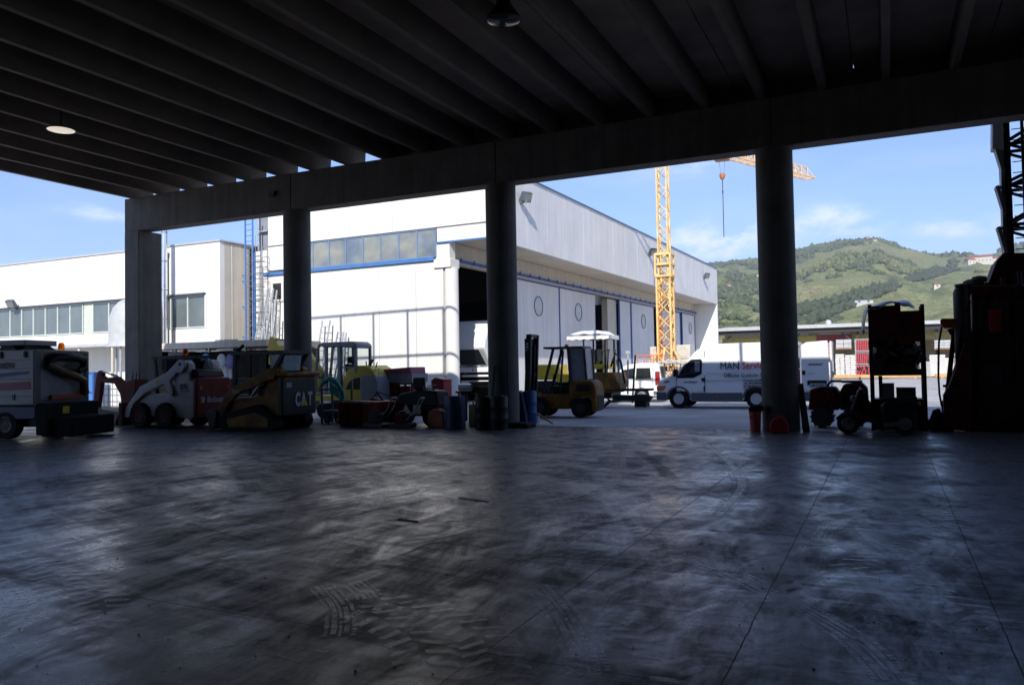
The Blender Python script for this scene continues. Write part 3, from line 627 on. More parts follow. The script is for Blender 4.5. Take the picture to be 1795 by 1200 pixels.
def hill(name, tab, D0, D1, mat, rough, x0, x1, nx, ny, power=1.25, woods=None, back=300):
    vs = []; fs = []
    for i in range(nx + 1):
        px = x0 + (x1 - x0) * i / nx; py = interp(tab, px); d = ray(px, py); hd = math.hypot(d.x, d.y); ux, uy = d.x / hd, d.y / hd
        zr = 1.6 + d.z / hd * D1
        for j in range(ny + 1):
            s = j / ny
            if s <= .88: t = s / .88; dist = D0 + (D1 - D0) * t; h = zr * (.35 * t + .65 * t ** power)
            else: t = (s - .88) / .12; dist = D1 + back * t; h = zr * (1 - .8 * t * t)
            X_, Y_ = ux * dist, uy * dist
            am = rough * min(1, max(0, (dist - D0) / 120)) * (1 if s < .86 else .35) * (1 - .6 * max(0, 1 - abs(s - .88) / .1))
            h += am * (mn.fractal(Vector((X_ / 160, Y_ / 160, 3.1)), .7, 2.1, 5) * 1.0)
            vs.append((X_, Y_, h - 2))
    for i in range(nx):
        for j in range(ny):
            a = i * (ny + 1) + j; fs.append((a, a + ny + 1, a + ny + 2, a + 1))
    mb = MB(); mb.v = vs; mb.f = fs; mb.fm = [0] * len(fs); o = mb.build(name, mat); tag(o, kind='structure'); return vs, ny, nx
main_tab = [(700, 590), (900, 560), (1050, 510), (1180, 478), (1257, 464), (1290, 461), (1325, 459), (1360, 450), (1395, 441), (1440, 430), (1490, 422), (1525, 419), (1545, 421), (1560, 427), (1590, 440), (1615, 448), (1640, 452), (1700, 454), (1760, 455), (1900, 458), (2100, 470), (2400, 560)]
vsH, nyH, nxH = hill('vineyard_hill', main_tab, 190, 1150, hill_mat('vineyard_slope', (.075, .09, .045), (.17, .19, .075), (.21, .21, .095), (.26, .24, .13)), 16, 700, 2400, 340, 150)
right_tab = [(1660, 560), (1700, 470), (1725, 456), (1735, 447), (1755, 438), (1775, 430), (1800, 424), (1850, 405), (1950, 400), (2100, 430), (2300, 560)]
vsR, nyR, nxR = hill('wooded_hill', right_tab, 800, 1500, hill_mat('wood_slope', (.02, .035, .015), (.05, .08, .02), (.06, .08, .03), (.09, .09, .04)), 14, 1660, 2300, 120, 60)
far_tab = [(1500, 560), (1600, 470), (1640, 452), (1665, 446), (1680, 445), (1710, 449), (1760, 454), (1850, 470), (1950, 560)]
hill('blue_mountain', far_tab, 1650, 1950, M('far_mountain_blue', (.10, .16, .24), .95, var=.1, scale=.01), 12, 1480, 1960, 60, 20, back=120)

# woods: thousands of crowns; hedges and copses gather where the noise says so
def crowns(name, pts, mats, parent=None, sub=2):
    bm = bmesh.new(); bmesh.ops.create_icosphere(bm, subdivisions=sub, radius=1); base = np.array([v.co[:] for v in bm.verts]); faces = np.array([[v.index for v in f.verts] for f in bm.faces]); bm.free()
    rs = np.random.RandomState(4); V = []; Fc = []; mi = []
    for k, (p, r, c) in enumerate(pts):
        w = base * (1 + .30 * rs.randn(len(base), 1)) * np.array([r, r, r * rs.uniform(.8, 1.25)]) + np.array(p) + np.array([0, 0, r * .55])
        V.append(w); Fc.append(faces + k * len(base)); mi += [c] * len(faces)
    V = np.vstack(V); Fc = np.vstack(Fc)
    me = bpy.data.meshes.new(name); me.vertices.add(len(V)); me.vertices.foreach_set('co', V.ravel()); me.loops.add(Fc.size); me.loops.foreach_set('vertex_index', Fc.ravel())
    me.polygons.add(len(Fc)); me.polygons.foreach_set('loop_start', np.arange(0, Fc.size, 3)); me.polygons.foreach_set('material_index', mi); me.update(calc_edges=True)
    for m in mats: me.materials.append(m)
    o = bpy.data.objects.new(name, me); COL.objects.link(o); return o
leafs = [M('foliage_dark', (.06, .078, .04), .9, var=.5, scale=.5), M('foliage_mid', (.10, .125, .05), .9, var=.5, scale=.5), M('foliage_olive', (.15, .165, .065), .9, var=.4, scale=.5), M('foliage_yellow', (.19, .18, .055), .9, var=.35, scale=.5)]
rs = random.Random(11)
pts = []
def surf(vs, ny, nx, u, v):
    i, j = min(nx - 1, int(u * nx)), min(ny - 1, int(v * ny)); fu, fv = u * nx - i, v * ny - j
    a, b, c, d = [Vector(vs[q]) for q in (i * (ny + 1) + j, (i + 1) * (ny + 1) + j, (i + 1) * (ny + 1) + j + 1, i * (ny + 1) + j + 1)]
    return a * (1 - fu) * (1 - fv) + b * fu * (1 - fv) + c * fu * fv + d * (1 - fu) * fv
def project(p):
    c = MC.inverted() @ (p - CAM); return CX + F_PX * c.x / -c.z, CY - F_PX * c.y / -c.z
n_try = 0
while len(pts) < 26000 and n_try < 170000:
    n_try += 1; u = rs.uniform(.30, .95); v = .88 * rs.random() ** .62; p = surf(vsH, nyH, nxH, u, v); px, py = project(p)
    w = mn.fractal(p * .009, .8, 2.1, 4) + .7 * mn.fractal(p * .035 + Vector((7, 3, 1)), .7, 2, 3)
    ridge = max(0, 1 - (v - .88) ** 2 / .012) if px < 1625 else .0
    thr = .46 - ridge * .85 - (.55 if px < 1330 else 0) * (1 if 500 < py < 560 else .35)
    if px > 1560 and py > 480: thr += .5
    hedge = min(abs((py - 548) + (px - 1400) * .28), abs((py - 520) + (px - 1530) * .42)) < 4.5 and 1395 < px < 1680
    if hedge: thr -= .9
    if w > thr:
        r = rs.uniform(.8, 2.3) * (1 + .3 * ridge); yel = mn.noise(p * .02 + Vector((30, 3, 1))); c = 0 if rs.random() < .45 else 1
        if yel > .12 and rs.random() < .6: c = 2
        if yel > .30 and rs.random() < .35: c = 3
        if hedge: c = 0
        pts.append((tuple(p), r, c))
for k in range(2600):
    u, v = rs.uniform(.33, .62), rs.gauss(.87, .012); p = surf(vsH, nyH, nxH, u, min(.90, v)); pts.append((tuple(p), rs.uniform(1.4, 3.6), rs.choice((0, 0, 1, 2))))
for k in range(900):
    p = surf(vsR, nyR, nxR, rs.uniform(.03, .6), .88 * rs.random() ** .5); pts.append((tuple(p), rs.uniform(3, 6), rs.choice((0, 0, 1))))
tag(crowns('hillside_woods', pts, leafs, sub=1), kind='stuff')

# houses on the hill
m_roof = M('terracotta_roof', (.30, .11, .06), .8, var=.2); m_house = M('cream_house_wall', (.62, .57, .48), .8, var=.1)
def on_hill(px, py):
    best = None
    for i in range(0, len(vsH)):
        q = project(Vector(vsH[i])); d = (q[0] - px) ** 2 + (q[1] - py) ** 2 * 1.5
        if (best is None or d < best[0]) and (i % (nyH + 1)) <= nyH * .88: best = (d, i)
    return Vector(vsH[best[1]])
_cache = {}
arr = np.array(vsH); inv = np.array(MC.inverted()); cc = (arr - np.array(CAM)) @ inv.T; PXA = CX + F_PX * cc[:, 0] / -cc[:, 2]; PYA = CY - F_PX * cc[:, 1] / -cc[:, 2]
okm = (np.arange(len(arr)) % (nyH + 1)) <= nyH * .88
def on_hill(px, py):
    d = (PXA - px) ** 2 + 1.5 * (PYA - py) ** 2 + np.where(okm, 0, 1e9); return Vector(arr[int(d.argmin())])
def house(px, py, w, dpt, h, label, rz=20, roof=True, wall=None, tower=0, name='hill_house'):
    p = on_hill(px, py); t = thing(name, label, 'house', (p.x, p.y, p.z - 1), rz, group='buildings on the hillside')
    MB().box(-w / 2, w / 2, -dpt / 2, dpt / 2, -3, h + 1).build('wall', wall or m_house, t)
    if roof: MB().prism([(-dpt / 2 - .5, h + 1), (dpt / 2 + .5, h + 1), (0, h + 1 + dpt * .28)], -w / 2 - .5, w / 2 + .5, 'x').build('roof', m_roof, t)
    elif wall is m_offwhite: MB().box(-w / 2, w / 2, -dpt / 2, dpt / 2, h + 1.01, h + 1.15).build('roof', m_offwhite, t)
    n = max(1, int(w / 3.2)); wn_ = 0
    for i in range(n):
        x = -w / 2 + (i + .5) * w / n
        for z in ([1.8, 4.6] if h > 5 else [1.8]): MB().box(x - .5, x + .5, -dpt / 2 - .06, -dpt / 2 - .01, z, z + 1.2).build('window', m_greyplastic, t)
    if tower: MB().box(-w / 2 - 3, -w / 2, -1.5, 1.5, -2, h + tower).build('tower', m_house, t); MB().add([(-w / 2 - 3.3, -1.8, h + tower), (-w / 2 + .3, -1.8, h + tower), (-w / 2 + .3, 1.8, h + tower), (-w / 2 - 3.3, 1.8, h + tower), (-w / 2 - 1.5, 0, h + tower + 2.5)], [(0, 1, 4), (1, 2, 4), (2, 3, 4), (3, 0, 4), (3, 2, 1, 0)]).build('tower_roof', m_roof, t)
    return t
house(1531, 427, 8, 6, 4.6, 'white house with a red roof and turret on the hilltop', 10, tower=4)
house(1548, 459, 8.5, 7, 5, 'small cream house alone below the hilltop wood', 35)
house(1718, 459, 21, 10, 5, 'long pale building with a pinkish roof on the saddle at the right', -8)
house(1739, 461, 12, 8, 4.5, 'low pale house right of the long building on the saddle', 10)
house(1702, 461, 8, 8, 4, 'small dark-roofed house left of the long pale building', 25, wall=m_beige)
house(1514, 534, 8, 4, 1.6, 'low white greenhouse in the middle of the slope', 8, roof=False, wall=m_offwhite, name='greenhouse')
house(1422, 515, 11, 5, 2.4, 'brown stone ruin on a terrace right of the fourth pillar', -5, roof=False, wall=M('ruin_brown', (.30, .2, .15), .9, var=.4, scale=.5), name='stone_building')
house(1643, 506, 4, 3, 2.6, 'tiny white hut in the vineyard at the right', 15)
house(1330, 487, 5, 4, 3, 'tiny pale hut half hidden by the fourth pillar', 15); house(1276, 503, 6, 4, 3, 'pale farmhouse among trees right of the hall corner', -20)
house(1400, 470, 5, 4, 3, 'small pale hut beside the right edge of the fourth pillar, upper slope', 5)

# ================================================================== long storage canopy across the yard
K = thing('storage_canopy', 'long open storage canopy with pale corrugated roof across the yard', 'shelter', (0, 84, 0))
rf = MB(); n = 260; xa, xb = -17, 26
for i in range(n):
    u0 = xa + (xb - xa) * i / n; u1 = xa + (xb - xa) * (i + 1) / n; zz = .05 if i % 2 else 0
    rf.add([(u0, 0, 5.12 + zz), (u1, 0, 5.12 + (.05 - zz)), (u1, 9.5, 5.75 + (.05 - zz)), (u0, 9.5, 5.75 + zz)], [(0, 1, 2, 3)])
rf.box(xa, xb, -.02, 9.4, 5.0, 5.06) ; rf.build('roof', M('pale_corrugated_roof', (.62, .60, .55), .5, var=.15), K, smooth=False)
MB().box(xa, xb, -.06, -.03, 5.0, 5.3).build('gutter', m_offwhite, K)
MB().box(xa, xb, .3, .5, 4.55, 4.98).build('eaves_beam', m_darksteel, K)
for i in range(7):
    x = -16.4 + 6.9 * i; MB().box(x - .12, x + .12, .7, .94, 0, 4.55).bar((x, .82, 3.2), (x + 1.5, .82, 4.5), .12).bar((x, .82, 3.2), (x - 1.5, .82, 4.5), .12).build('post', m_darksteel, K)
MB().box(xa, xb, 9.0, 9.2, 0, 5.0).build('back_wall', M('brown_back_wall', (.34, .29, .20), .9, var=.25, scale=.6), K)
MB().box(xa + 1, 24, 2.0, 2.15, 3.55, 4.3).build('yellow_girder', M('ochre_paint', (.50, .42, .10), .7, var=.25), K)
MB().box(-6.5, -3.2, 1.9, 1.98, 3.5, 4.32).build('red_banner', M('faded_red_panel', (.33, .06, .05), .7), K)
for (a, b) in ((-15, -7.2), (-6.2, -3.4), (-2.8, -.2), (.5, 7.5), (8.2, 15)): MB().box(a, b, 1.2, 1.35, 4.38, 4.5).build('lamp_tube', m_offwhite, K)

def slabstack(px, pyb, y, w, dp_, h, n, mat, label, name='block_pallet', cat='stack', grp='stacks under the storage canopy'):
    p = wy(px, pyb, y); z0 = 0 if p.z < .6 else p.z
    t = thing(name, label, cat, (p.x, y, z0), group=grp)
    MB().box(-w / 2, w / 2, 0, dp_, 0, .05).box(-w / 2, w / 2, 0, dp_, .10, .14).box(-w / 2, -w / 2 + .12, 0, dp_, .05, .10).box(w / 2 - .12, w / 2, 0, dp_, .05, .10).build('pallet', m_wood, t)
    s_ = MB(); st = (h - .15) / n; k = 2
    for i in range(n):
        for j in range(k):
            o_ = rs.uniform(-.02, .02); s_.box(-w / 2 + j * w / k + .015 + o_, -w / 2 + (j + 1) * w / k - .015 + o_, .02 + o_, dp_ - .02 + o_, .145 + i * st, .145 + (i + 1) * st - .035)
    s_.build('load', mat, t, smooth=False); return t
slabstack(1473, 657, 82.0, .82, .8, 2.35, 13, m_pallet, 'tall stack of pale slabs on a pallet, left of the taller pair under the canopy')
slabstack(1491, 657, 82.0, .92, .8, 2.25, 13, m_pallet, 'tall stack of pale slabs on a pallet, directly left of the red rack')
slabstack(1456, 652, 82.6, .62, .8, 1.6, 8, m_pallet, 'lower stack of pale slabs on a pallet beside the open van door')
slabstack(1479, 612, 83.4, 1.4, .8, 1.0, 2, m_offwhite, 'shallow pale crates resting high behind the tall slab stacks')
slabstack(1644, 652, 82.0, 1.3, .8, 2.1, 10, m_pallet, 'stack of pale slabs right of the dark rack stand')
slabstack(1666, 652, 82.2, .8, .8, 1.8, 8, m_pallet, 'stack of pale slabs beside the hanging cable at the right')
slabstack(1585, 652, 82.6, 1.6, .8, 1.4, 6, m_pallet, 'low stack of pale slabs seen through the dark rack stand')
slabstack(1655, 612, 83.6, 1.6, .8, .9, 3, m_offwhite, 'pale grey crates on the upper level at the right')
slabstack(1452, 628, 83.2, .9, .8, 1.6, 4, M('pinkish_bricks', (.55, .33, .30), .8), 'pinkish brick stack behind the lower slab stack')
# racks of red props: three stillages on top of each other
def prop_rack(z0, label, messy):
    p = wy(1514.5, 660, 82.2); t = thing('prop_stillage', label, 'stillage', (p.x, 82.2, z0), group='stillages of red props')
    w, h = .68, 1.22; f_ = MB()
    for x in (-w, w):
        for y in (0, .9): f_.box(x - .04, x + .04, y - .04, y + .04, 0, h)
    for z in (.06, h - .05):
        for y in (0, .9): f_.box(-w + .041, w - .041, y - .03, y + .03, z - .03, z + .03)
    for x in (-w, w): f_.box(x - .03, x + .03, .041, .859, .03, .09).box(x - .03, x + .03, .041, .859, h - .08, h - .02)
    f_.build('frame', m_galv, t); q = MB()
    for i in range(8):
        for j in range(5):
            if messy and rs.random() < .25: continue
            x = -w + .12 + i * (2 * w - .24) / 7 + (rs.uniform(-.05, .05) if messy else 0); z = .16 + j * .2 + (rs.uniform(-.05, .05) if messy else 0)
            if messy: q.cyl((x, .0, z), (x + rs.uniform(-.15, .15), -.05, z + .22), .05, n=7)
            else: q.cyl((x, -.02, z), (x, .85, z), .062, n=8); q.cyl((x, -.025, z + .09), (x, .0, z + .1), .045, n=6)
    q.build('props', m_pinkred, t, smooth=False); return t
prop_rack(0.0, 'bottom stillage of tangled red props under the canopy', True); prop_rack(1.26, 'middle stillage of neatly stacked red props', False); prop_rack(2.52, 'top stillage of stacked red props under the canopy edge', False)
# long timber beams on the ground in front
for i, (a, b, yy, pz, lb) in enumerate(((1430, 1620, 78, 661, 'front long orange timber beam lying across the yard'), (1436, 1560, 79.2, 655, 'second long timber beam behind the front one'), (1640, 1700, 79, 662, 'timber beams lying at the right behind the cable'))):
    p0, p1 = wy(a, pz, yy), wy(b, pz, yy); t = MB()
    for j in range(3): t.box(0, p1.x - p0.x, j * .3, j * .3 + .22, .0 + .0, .26)
    t.box(.4, .6, -.1, 1.0, -.12, -.005).box(p1.x - p0.x - .8, p1.x - p0.x - .6, -.1, 1.0, -.12, -.005)
    o = t.build('timber_beam', M('orange_timber', (.62, .36, .14), .7, var=.25, scale=2), loc=(p0.x, yy, .1)); tag(o, lb, 'timber', 'timber lying in the far yard')
p = wy(1249, 604, 78); t = thing('plywood_stack', 'brown upright plywood boards leaning by the far corner of the hall', 'boards', (p.x, 78, 0))
for i in range(4): MB().bar((-.9 + i * .45, i * .1, 0), (-.8 + i * .5, .3 + i * .1, 3.1 - .25 * i), .55, .05).build('board', m_wood, t)
p = wy(1238, 570, 77.5); MBo = MB().box(-.08, .08, 0, .1, 0, 5.0).build('post', m_darksteel, loc=(p.x, 77.5, 0)); tag(MBo, 'thin dark post at the far end of the hall', 'post')
# small round thing on the canopy roof
p = wy(1452, 567, 86); o = MB().lathe([(.28, 0), (.3, .1), (.3, .45), (.2, .62), (.01, .68)], n=16).build('roof_vent', m_offwhite, loc=(p.x, 86, 5.2)); tag(o, 'small white round vent on the canopy roof', 'vent')

# ================================================================== tower crane
cy_ = 46.0; cpos = wy(1168, 600, cy_)
CR = thing('tower_crane', 'yellow lattice tower crane standing beside the white hall', 'crane', (cpos.x, cy_, 0))
def lattice(w, z0, z1, step, ch, br, x0=0, y0=0, both=True):
    q = MB(); hs = w / 2; cs = [(-hs, -hs), (hs, -hs), (hs, hs), (-hs, hs)]
    for (x, y) in cs: q.box(x0 + x - ch / 2, x0 + x + ch / 2, y0 + y - ch / 2, y0 + y + ch / 2, z0, z1)
    n = max(1, round((z1 - z0) / step)); st = (z1 - z0) / n
    for i in range(n):
        a, b = z0 + i * st, z0 + (i + 1) * st
        for k in range(4):
            (xa_, ya_), (xb_, yb_) = cs[k], cs[(k + 1) % 4]
            if i % 2: (xa_, ya_), (xb_, yb_) = (xb_, yb_), (xa_, ya_)
            q.bar((x0 + xa_, y0 + ya_, a), (x0 + xb_, y0 + yb_, b), br)
            if both: q.bar((x0 + xb_, y0 + yb_, a), (x0 + xa_, y0 + ya_, b), br)
    return q
lattice(.80, .5, 7.0, .78, .10, .045).build('lower_mast', m_crane, CR)
lattice(.58, 5.0, 15.1, .62, .085, .038, both=False).build('upper_mast', m_crane, CR)
lattice(.66, .6, 6.6, .7, .05, .03, both=False).build('inner_mast', M('rusty_orange_steel', (.55, .2, .06), .7, var=.3), CR)
c_ = MB()
for z in (6.85, 7.55, 8.15):
    for a, b in (((-.45, -.45), (.45, -.45)), ((.45, -.45), (.45, .45)), ((.45, .45), (-.45, .45)), ((-.45, .45), (-.45, -.45))): c_.bar((*a, z), (*b, z), .13)
for x in (-.45, .45):
    for y in (-.45, .45): c_.box(x - .05, x + .05, y - .05, y + .05, 6.9, 8.15)
c_.build('collar', m_crane, CR)
bs = MB(); bs.box(-1.9, 1.9, -.12, .12, .2, .48); bs.box(-.12, .12, -1.9, -.13, .2, .48).box(-.12, .12, .13, 1.9, .2, .48)
for sx, sy in ((1, 0), (-1, 0), (0, 1), (0, -1)): bs.bar((sx * 1.5, sy * 1.5, .5), (sx * .4, sy * .4, 2.6), .09)
bs.build('base_frame', m_crane, CR)
for sx in (-1, 1):
    for sy in (0,): MB().cyl((sx * 1.8, 0, 0), (sx * 1.8, 0, .22), .15).build('foot', m_steel, CR)
tipw = Vector((0, 0, 0)); tj = 15.1
d = ray(1420, 313); tt = (tj - 1.6) / d.z; tip = CAM + d * tt; tip = Vector((tip.x - cpos.x, tip.y - cy_, 0)); jl = tip.length; ju = tip.normalized()
jb = MB(); n = 20; sd = Vector((-ju.y, ju.x, 0))
B1 = [ju * (jl * i / n) + sd * .35 + Vector((0, 0, tj)) for i in range(n + 1)]; B2 = [ju * (jl * i / n) - sd * .35 + Vector((0, 0, tj)) for i in range(n + 1)]
T1 = [ju * (jl * (i + .5) / n) + Vector((0, 0, tj + .75)) for i in range(n)]
jb.bar(B1[0], B1[-1], .09).bar(B2[0], B2[-1], .09).bar(T1[0], T1[-1], .08)
for i in range(n):
    for q in (B1, B2): jb.bar(q[i], T1[i], .035).bar(q[i + 1], T1[i], .035)
    jb.bar(B1[i], B2[i + 1], .03).bar(B1[i], B2[i], .03)
jb.bar(B1[-1], B2[-1], .1)
bd = MB()
for i in range(5, n):
    if i % 5 != 4: a_, b_ = B1[i] + ju * .12, B1[i + 1] - ju * .12; MB().add([a_ + Vector((0, 0, .08)) - sd * .05, b_ + Vector((0, 0, .08)) - sd * .05, b_ + Vector((0, 0, .55)) - sd * .22, a_ + Vector((0, 0, .55)) - sd * .22], [(0, 1, 2, 3)]).build('jib_board', M('pale_pink_boards', (.75, .66, .64), .7), CR)
jb.build('jib', M('jib_yellow', (.80, .52, .24), .6, var=.2), CR)
rp_ = MB()
for i in range(8): rp_.box(-.12, .12, -.02, .02, 0, .001)
cjb = MB(); cj = -ju
cjb.bar(Vector((0, 0, tj)) + sd * .3, cj * 6 + sd * .3 + Vector((0, 0, tj)), .09).bar(Vector((0, 0, tj)) - sd * .3, cj * 6 - sd * .3 + Vector((0, 0, tj)), .09)
cjb.bar((0, 0, tj), (0, 0, tj + 3), .12).bar(cj * 6 + Vector((0, 0, tj)), (0, 0, tj + 3), .04).bar((0, 0, tj + 3), ju * jl * .7 + Vector((0, 0, tj + .75)), .04); cjb.build('counter_jib', m_crane, CR)
# trolley, hook block, chain
d = ray(1265, 276); tt = (tj - 1.6) / d.z; tq = CAM + d * tt; tl = min((ju * (jl * k / 400) for k in range(400)), key=lambda v: abs(project(Vector((cpos.x + v.x, cy_ + v.y, tj)))[0] - 1265))
MB().box(-.45, .45, -.35, .35, -.35, -.05).build('trolley', M('rust_trolley', (.4, .2, .1), .6), CR, loc=(tl.x, tl.y, tj))
dist = (Vector((tl.x + cpos.x, tl.y + cy_, 0)) - Vector((0, 0, 0))).length
zt = lambda py: 1.6 + (ray(1266, py).z / math.hypot(ray(1266, py).x, ray(1266, py).y)) * dist
MB().cyl((-.18, 0, tj - .3), (-.10, 0, zt(308)), .012, n=5).cyl((.18, 0, tj - .3), (.10, 0, zt(308)), .012, n=5).build('hoist_rope', m_steel, CR, loc=(tl.x, tl.y, 0))
MB().lathe([(.01, -.24), (.11, -.2), (.19, -.02), (.18, .14), (.08, .2), (.01, .21)], n=14).build('hook_block', M('orange_hook_block', (.45, .16, .06), .6), CR, loc=(tl.x, tl.y, zt(309)))
MB().cyl((0, 0, zt(309) - .2), (0, 0, zt(416)), .028, n=6).cyl((0, 0, zt(338)), (0, 0, zt(335)), .05, n=6).build('hanging_chain', m_darksteel, CR, loc=(tl.x, tl.y, 0))
# counterweight blocks by the mast
def cblock(px, pyb, yy, w, h, z0, label):
    p = wy(px, 640, yy); b = MB(); b.box(-w / 2, w / 2, 0, .8, 0, h)
    o = b.build('ballast_block', M('ballast_concrete', (.58, .55, .48), .85, var=.2, scale=1.5, bump=.2), loc=(p.x, yy, z0), bevel=.04); tag(o, label, 'concrete block', 'concrete ballast blocks round the crane')
    q = MB()
    for i in range(24):
        a0, a1 = 2 * math.pi * i / 24, 2 * math.pi * (i + 1) / 24; rr = h * .33; q.bar((rr * math.cos(a0), -.012, h / 2 + rr * math.sin(a0)), (rr * math.cos(a1), -.012, h / 2 + rr * math.sin(a1)), .03, .03)
    q.build('cast_ring', m_beige, o)
yb = 47.2
cblock(1150, 640, yb, .74, .82, 1.90, 'upper concrete ballast block left of the crane mast'); cblock(1149, 640, yb, .80, .93, .95, 'middle concrete ballast block left of the crane mast'); cblock(1149, 640, yb, .84, .95, -.01, 'lowest concrete ballast block left of the mast')
cblock(1198, 640, yb, .84, .84, 1.94, 'upper concrete ballast block right of the crane mast'); cblock(1199, 640, yb, .84, .95, .97, 'middle concrete ballast block right of the crane mast'); cblock(1199, 640, yb, .84, .96, -.01, 'lowest concrete ballast block right of the mast')
# orange barrier rail in front of the crane
p0, p1 = wy(1117, 623, 42), wy(1165, 625, 42); br = thing('orange_barrier', 'thin orange tubular barrier left of the crane foot', 'barrier', (p0.x, 42, 0))
W_ = p1.x - p0.x; z_ = p0.z
q = MB().cyl((0, 0, z_), (W_, 0, z_), .025).cyl((0, 0, z_ * .55), (W_, 0, z_ * .55), .025)
for i in range(5): q.cyl((W_ * i / 4, 0, 0), (W_ * i / 4, 0, z_), .025)
q.cyl((W_ * .3, 0, z_ * .55), (W_ * .36, 0, z_), .02).cyl((W_ * .6, 0, z_), (W_ * .55, 0, z_ * .3), .02); q.build('rails', m_orange, br)
# rack of stacked steel forms between the two white vans
p = wy(1173, 690, 38.5); rk = thing('forms_rack', 'rack of small stacked timber and steel forms between the white car and van', 'rack', (p.x, 38.5, 0))
fr = MB()
for x in (-.6, -.2, .2, .6): fr.box(x - .02, x + .02, 0, .06, 0, 1.75)
for z in (.5, .95, 1.3, 1.62): fr.box(-.62, .62, -.01, .8, z - .03, z)
fr.build('frame', m_darksteel, rk)
q = MB()
for z in (.5, .95, 1.3):
    for i in range(9):
        if rs.random() < .85: q.box(-.58 + i * .13, -.50 + i * .13, -.03, .7, z + .002, z + rs.uniform(.1, .24))
q.build('boxed_forms', m_wood, rk, smooth=False); MB().tube([(-.65, 0, 1.66), (-.35, 0, 1.74), (0, 0, 1.68), (.4, 0, 1.75), (.66, 0, 1.65)], .05).tube([(-.6, .3, 1.68), (0, .3, 1.8), (.6, .3, 1.68)], .06).build('grey_cover', m_offwhite, rk)
for px, pyb, y, w, h, n, mt, lb in ((1600, 652, 82.3, 1.1, 2.0, 9, m_pallet, 'stack of pale slabs just right of the rack stand legs'), (1622, 655, 81.5, .9, 1.5, 6, m_offwhite, 'lower white crate stack left of the hanging cable'),
                                    (1566, 655, 81.8, 1.0, 2.1, 10, m_pallet, 'tall pale slab stack behind the lower opening of the rack stand'), (1546, 655, 82.6, .9, 1.2, 5, M('pinkish_bricks', (.55, .33, .30), .8), 'pinkish brick stack right beside the red prop stillages'),
                                    (1690, 655, 82.0, 1.4, 2.2, 9, m_pallet, 'wide pale stack at the far right beside the drilling rig')):
    slabstack(px, pyb, y, w, .8, h, n, mt, lb)

# ================================================================== vehicles and machines (local x = right in the photo, y = away, z = up)
def arc(cx, cz, r, a0, a1, n=10): return [(cx + r * math.cos(R(a0 + (a1 - a0) * i / n)), cz + r * math.sin(R(a0 + (a1 - a0) * i / n))) for i in range(n + 1)]
def plate(parent, name, poly, y, mat, th=.01, k=0, belt=0, bevel=0):
    """flat shaped panel standing just proud of a side wall (near side at y - th)"""
    return MB().prism(poly, y - th, y + .004, 'y').build(name, mat, parent, bevel=bevel)

m_rim = M('silver_rim', (.50, .50, .50), .5, .0, var=.2)
# ---- white panel van, front at the left
vx, vy = wy(1152, 680, 28.9).x, 28.9
VAN = thing('panel_van', 'white high-roof panel van with red and black lettering, rear door swung open', 'van', (vx, vy, -.03), 0)
L_ = 5.05; Wd = 1.75
body = [(.02, .38), (.0, .80), (.10, 1.02), (.72, 1.32), (1.48, 2.14), (1.80, 2.30), (2.3, 2.36), (4.90, 2.38), (5.02, 2.32), (5.05, .62), (5.04, .34)]
body += [(5.0, .30), (4.18, .30)] + arc(3.57 , .36, .41, 0, 180, 12)[0:] + [(3.10, .28), (1.26, .28)] + arc(.80, .36, .41, 0, 180, 12) + [(.32, .34)]
MB().prism(body, 0, Wd, 'y', k=.10, belt=1.25).build('body', m_whitepaint, VAN, bevel=.05, seg=3)
MB().box(.45, 4.9, .12, Wd - .12, .24, .40).box(.40, 1.2, .3, Wd - .3, .36, .8).box(3.1, 4.0, .3, Wd - .3, .36, .8).build('underbody', m_blackpaint, VAN)
def vy_(z): return .10 * max(0, z - 1.25)
# side cladding, bumper
MB().box(-.04, .36, -.02, Wd + .02, .30, .62).build('front_bumper', m_greyplastic, VAN, bevel=.05)
MB().box(1.27, 3.1, -.02, .0, .30, .58).build('side_cladding', m_greyplastic, VAN, bevel=.008); MB().box(4.05, 5.06, -.02, .0, .32, .60).build('side_cladding', m_greyplastic, VAN, bevel=.008)
for cx_ in (.80, 3.57):
    a_ = MB(); pr = arc(cx_, .36, .47, 5, 175, 16); pi = arc(cx_, .36, .405, 5, 175, 16)
    a_.prism(pr + pi[::-1], -.022, .02, 'y'); a_.build('wheel_arch_trim', m_greyplastic, VAN)
for cx_ in (.80, 3.57):
    wheel(VAN, cx_, .10, .36, .22, m_rim, side=-1); wheel(VAN, cx_, Wd - .14, .36, .22, m_greyplastic, side=1)
# glazing and door
def sideplate(name, poly, mat, off=.006, par=VAN, dx=0):
    mb = MB(); n = len(poly); vs = []
    for o_ in (off, -.004):
        for (x, z) in poly: vs.append((x + dx, vy_(z) - o_, z))
    mb.add(vs, [tuple(range(n)), tuple(range(n, 2 * n))[::-1]] + [(i, n + i, n + (i + 1) % n, (i + 1) % n) for i in range(n)]); return mb.build(name, mat, par)
dr = sideplate('cab_door', [(.74, .64), (.74, 1.20), (1.05, 1.62), (1.30, 1.82), (1.70, 1.82), (1.72, 1.4), (1.78, .64)], m_whitepaint, .008)
sideplate('seam', [(1.765, .60), (1.765, 2.1), (1.785, 2.1), (1.785, .60)], m_greyplastic, .010)
sideplate('door_seam', [(.725, .60), (.725, 1.2), (.742, 1.2), (.742, .60)], m_greyplastic, .011)
g_ = sideplate('door_window', [(.78, 1.16), (1.02, 1.52), (1.30, 1.76), (1.62, 1.77), (1.655, 1.70), (1.64, 1.30), (1.35, 1.16)], m_glass, .016)
sideplate('window_seal', [(.74, 1.12), (1.00, 1.55), (1.28, 1.80), (1.64, 1.81), (1.69, 1.73), (1.67, 1.27), (1.36, 1.12)], m_blackpaint, .012)
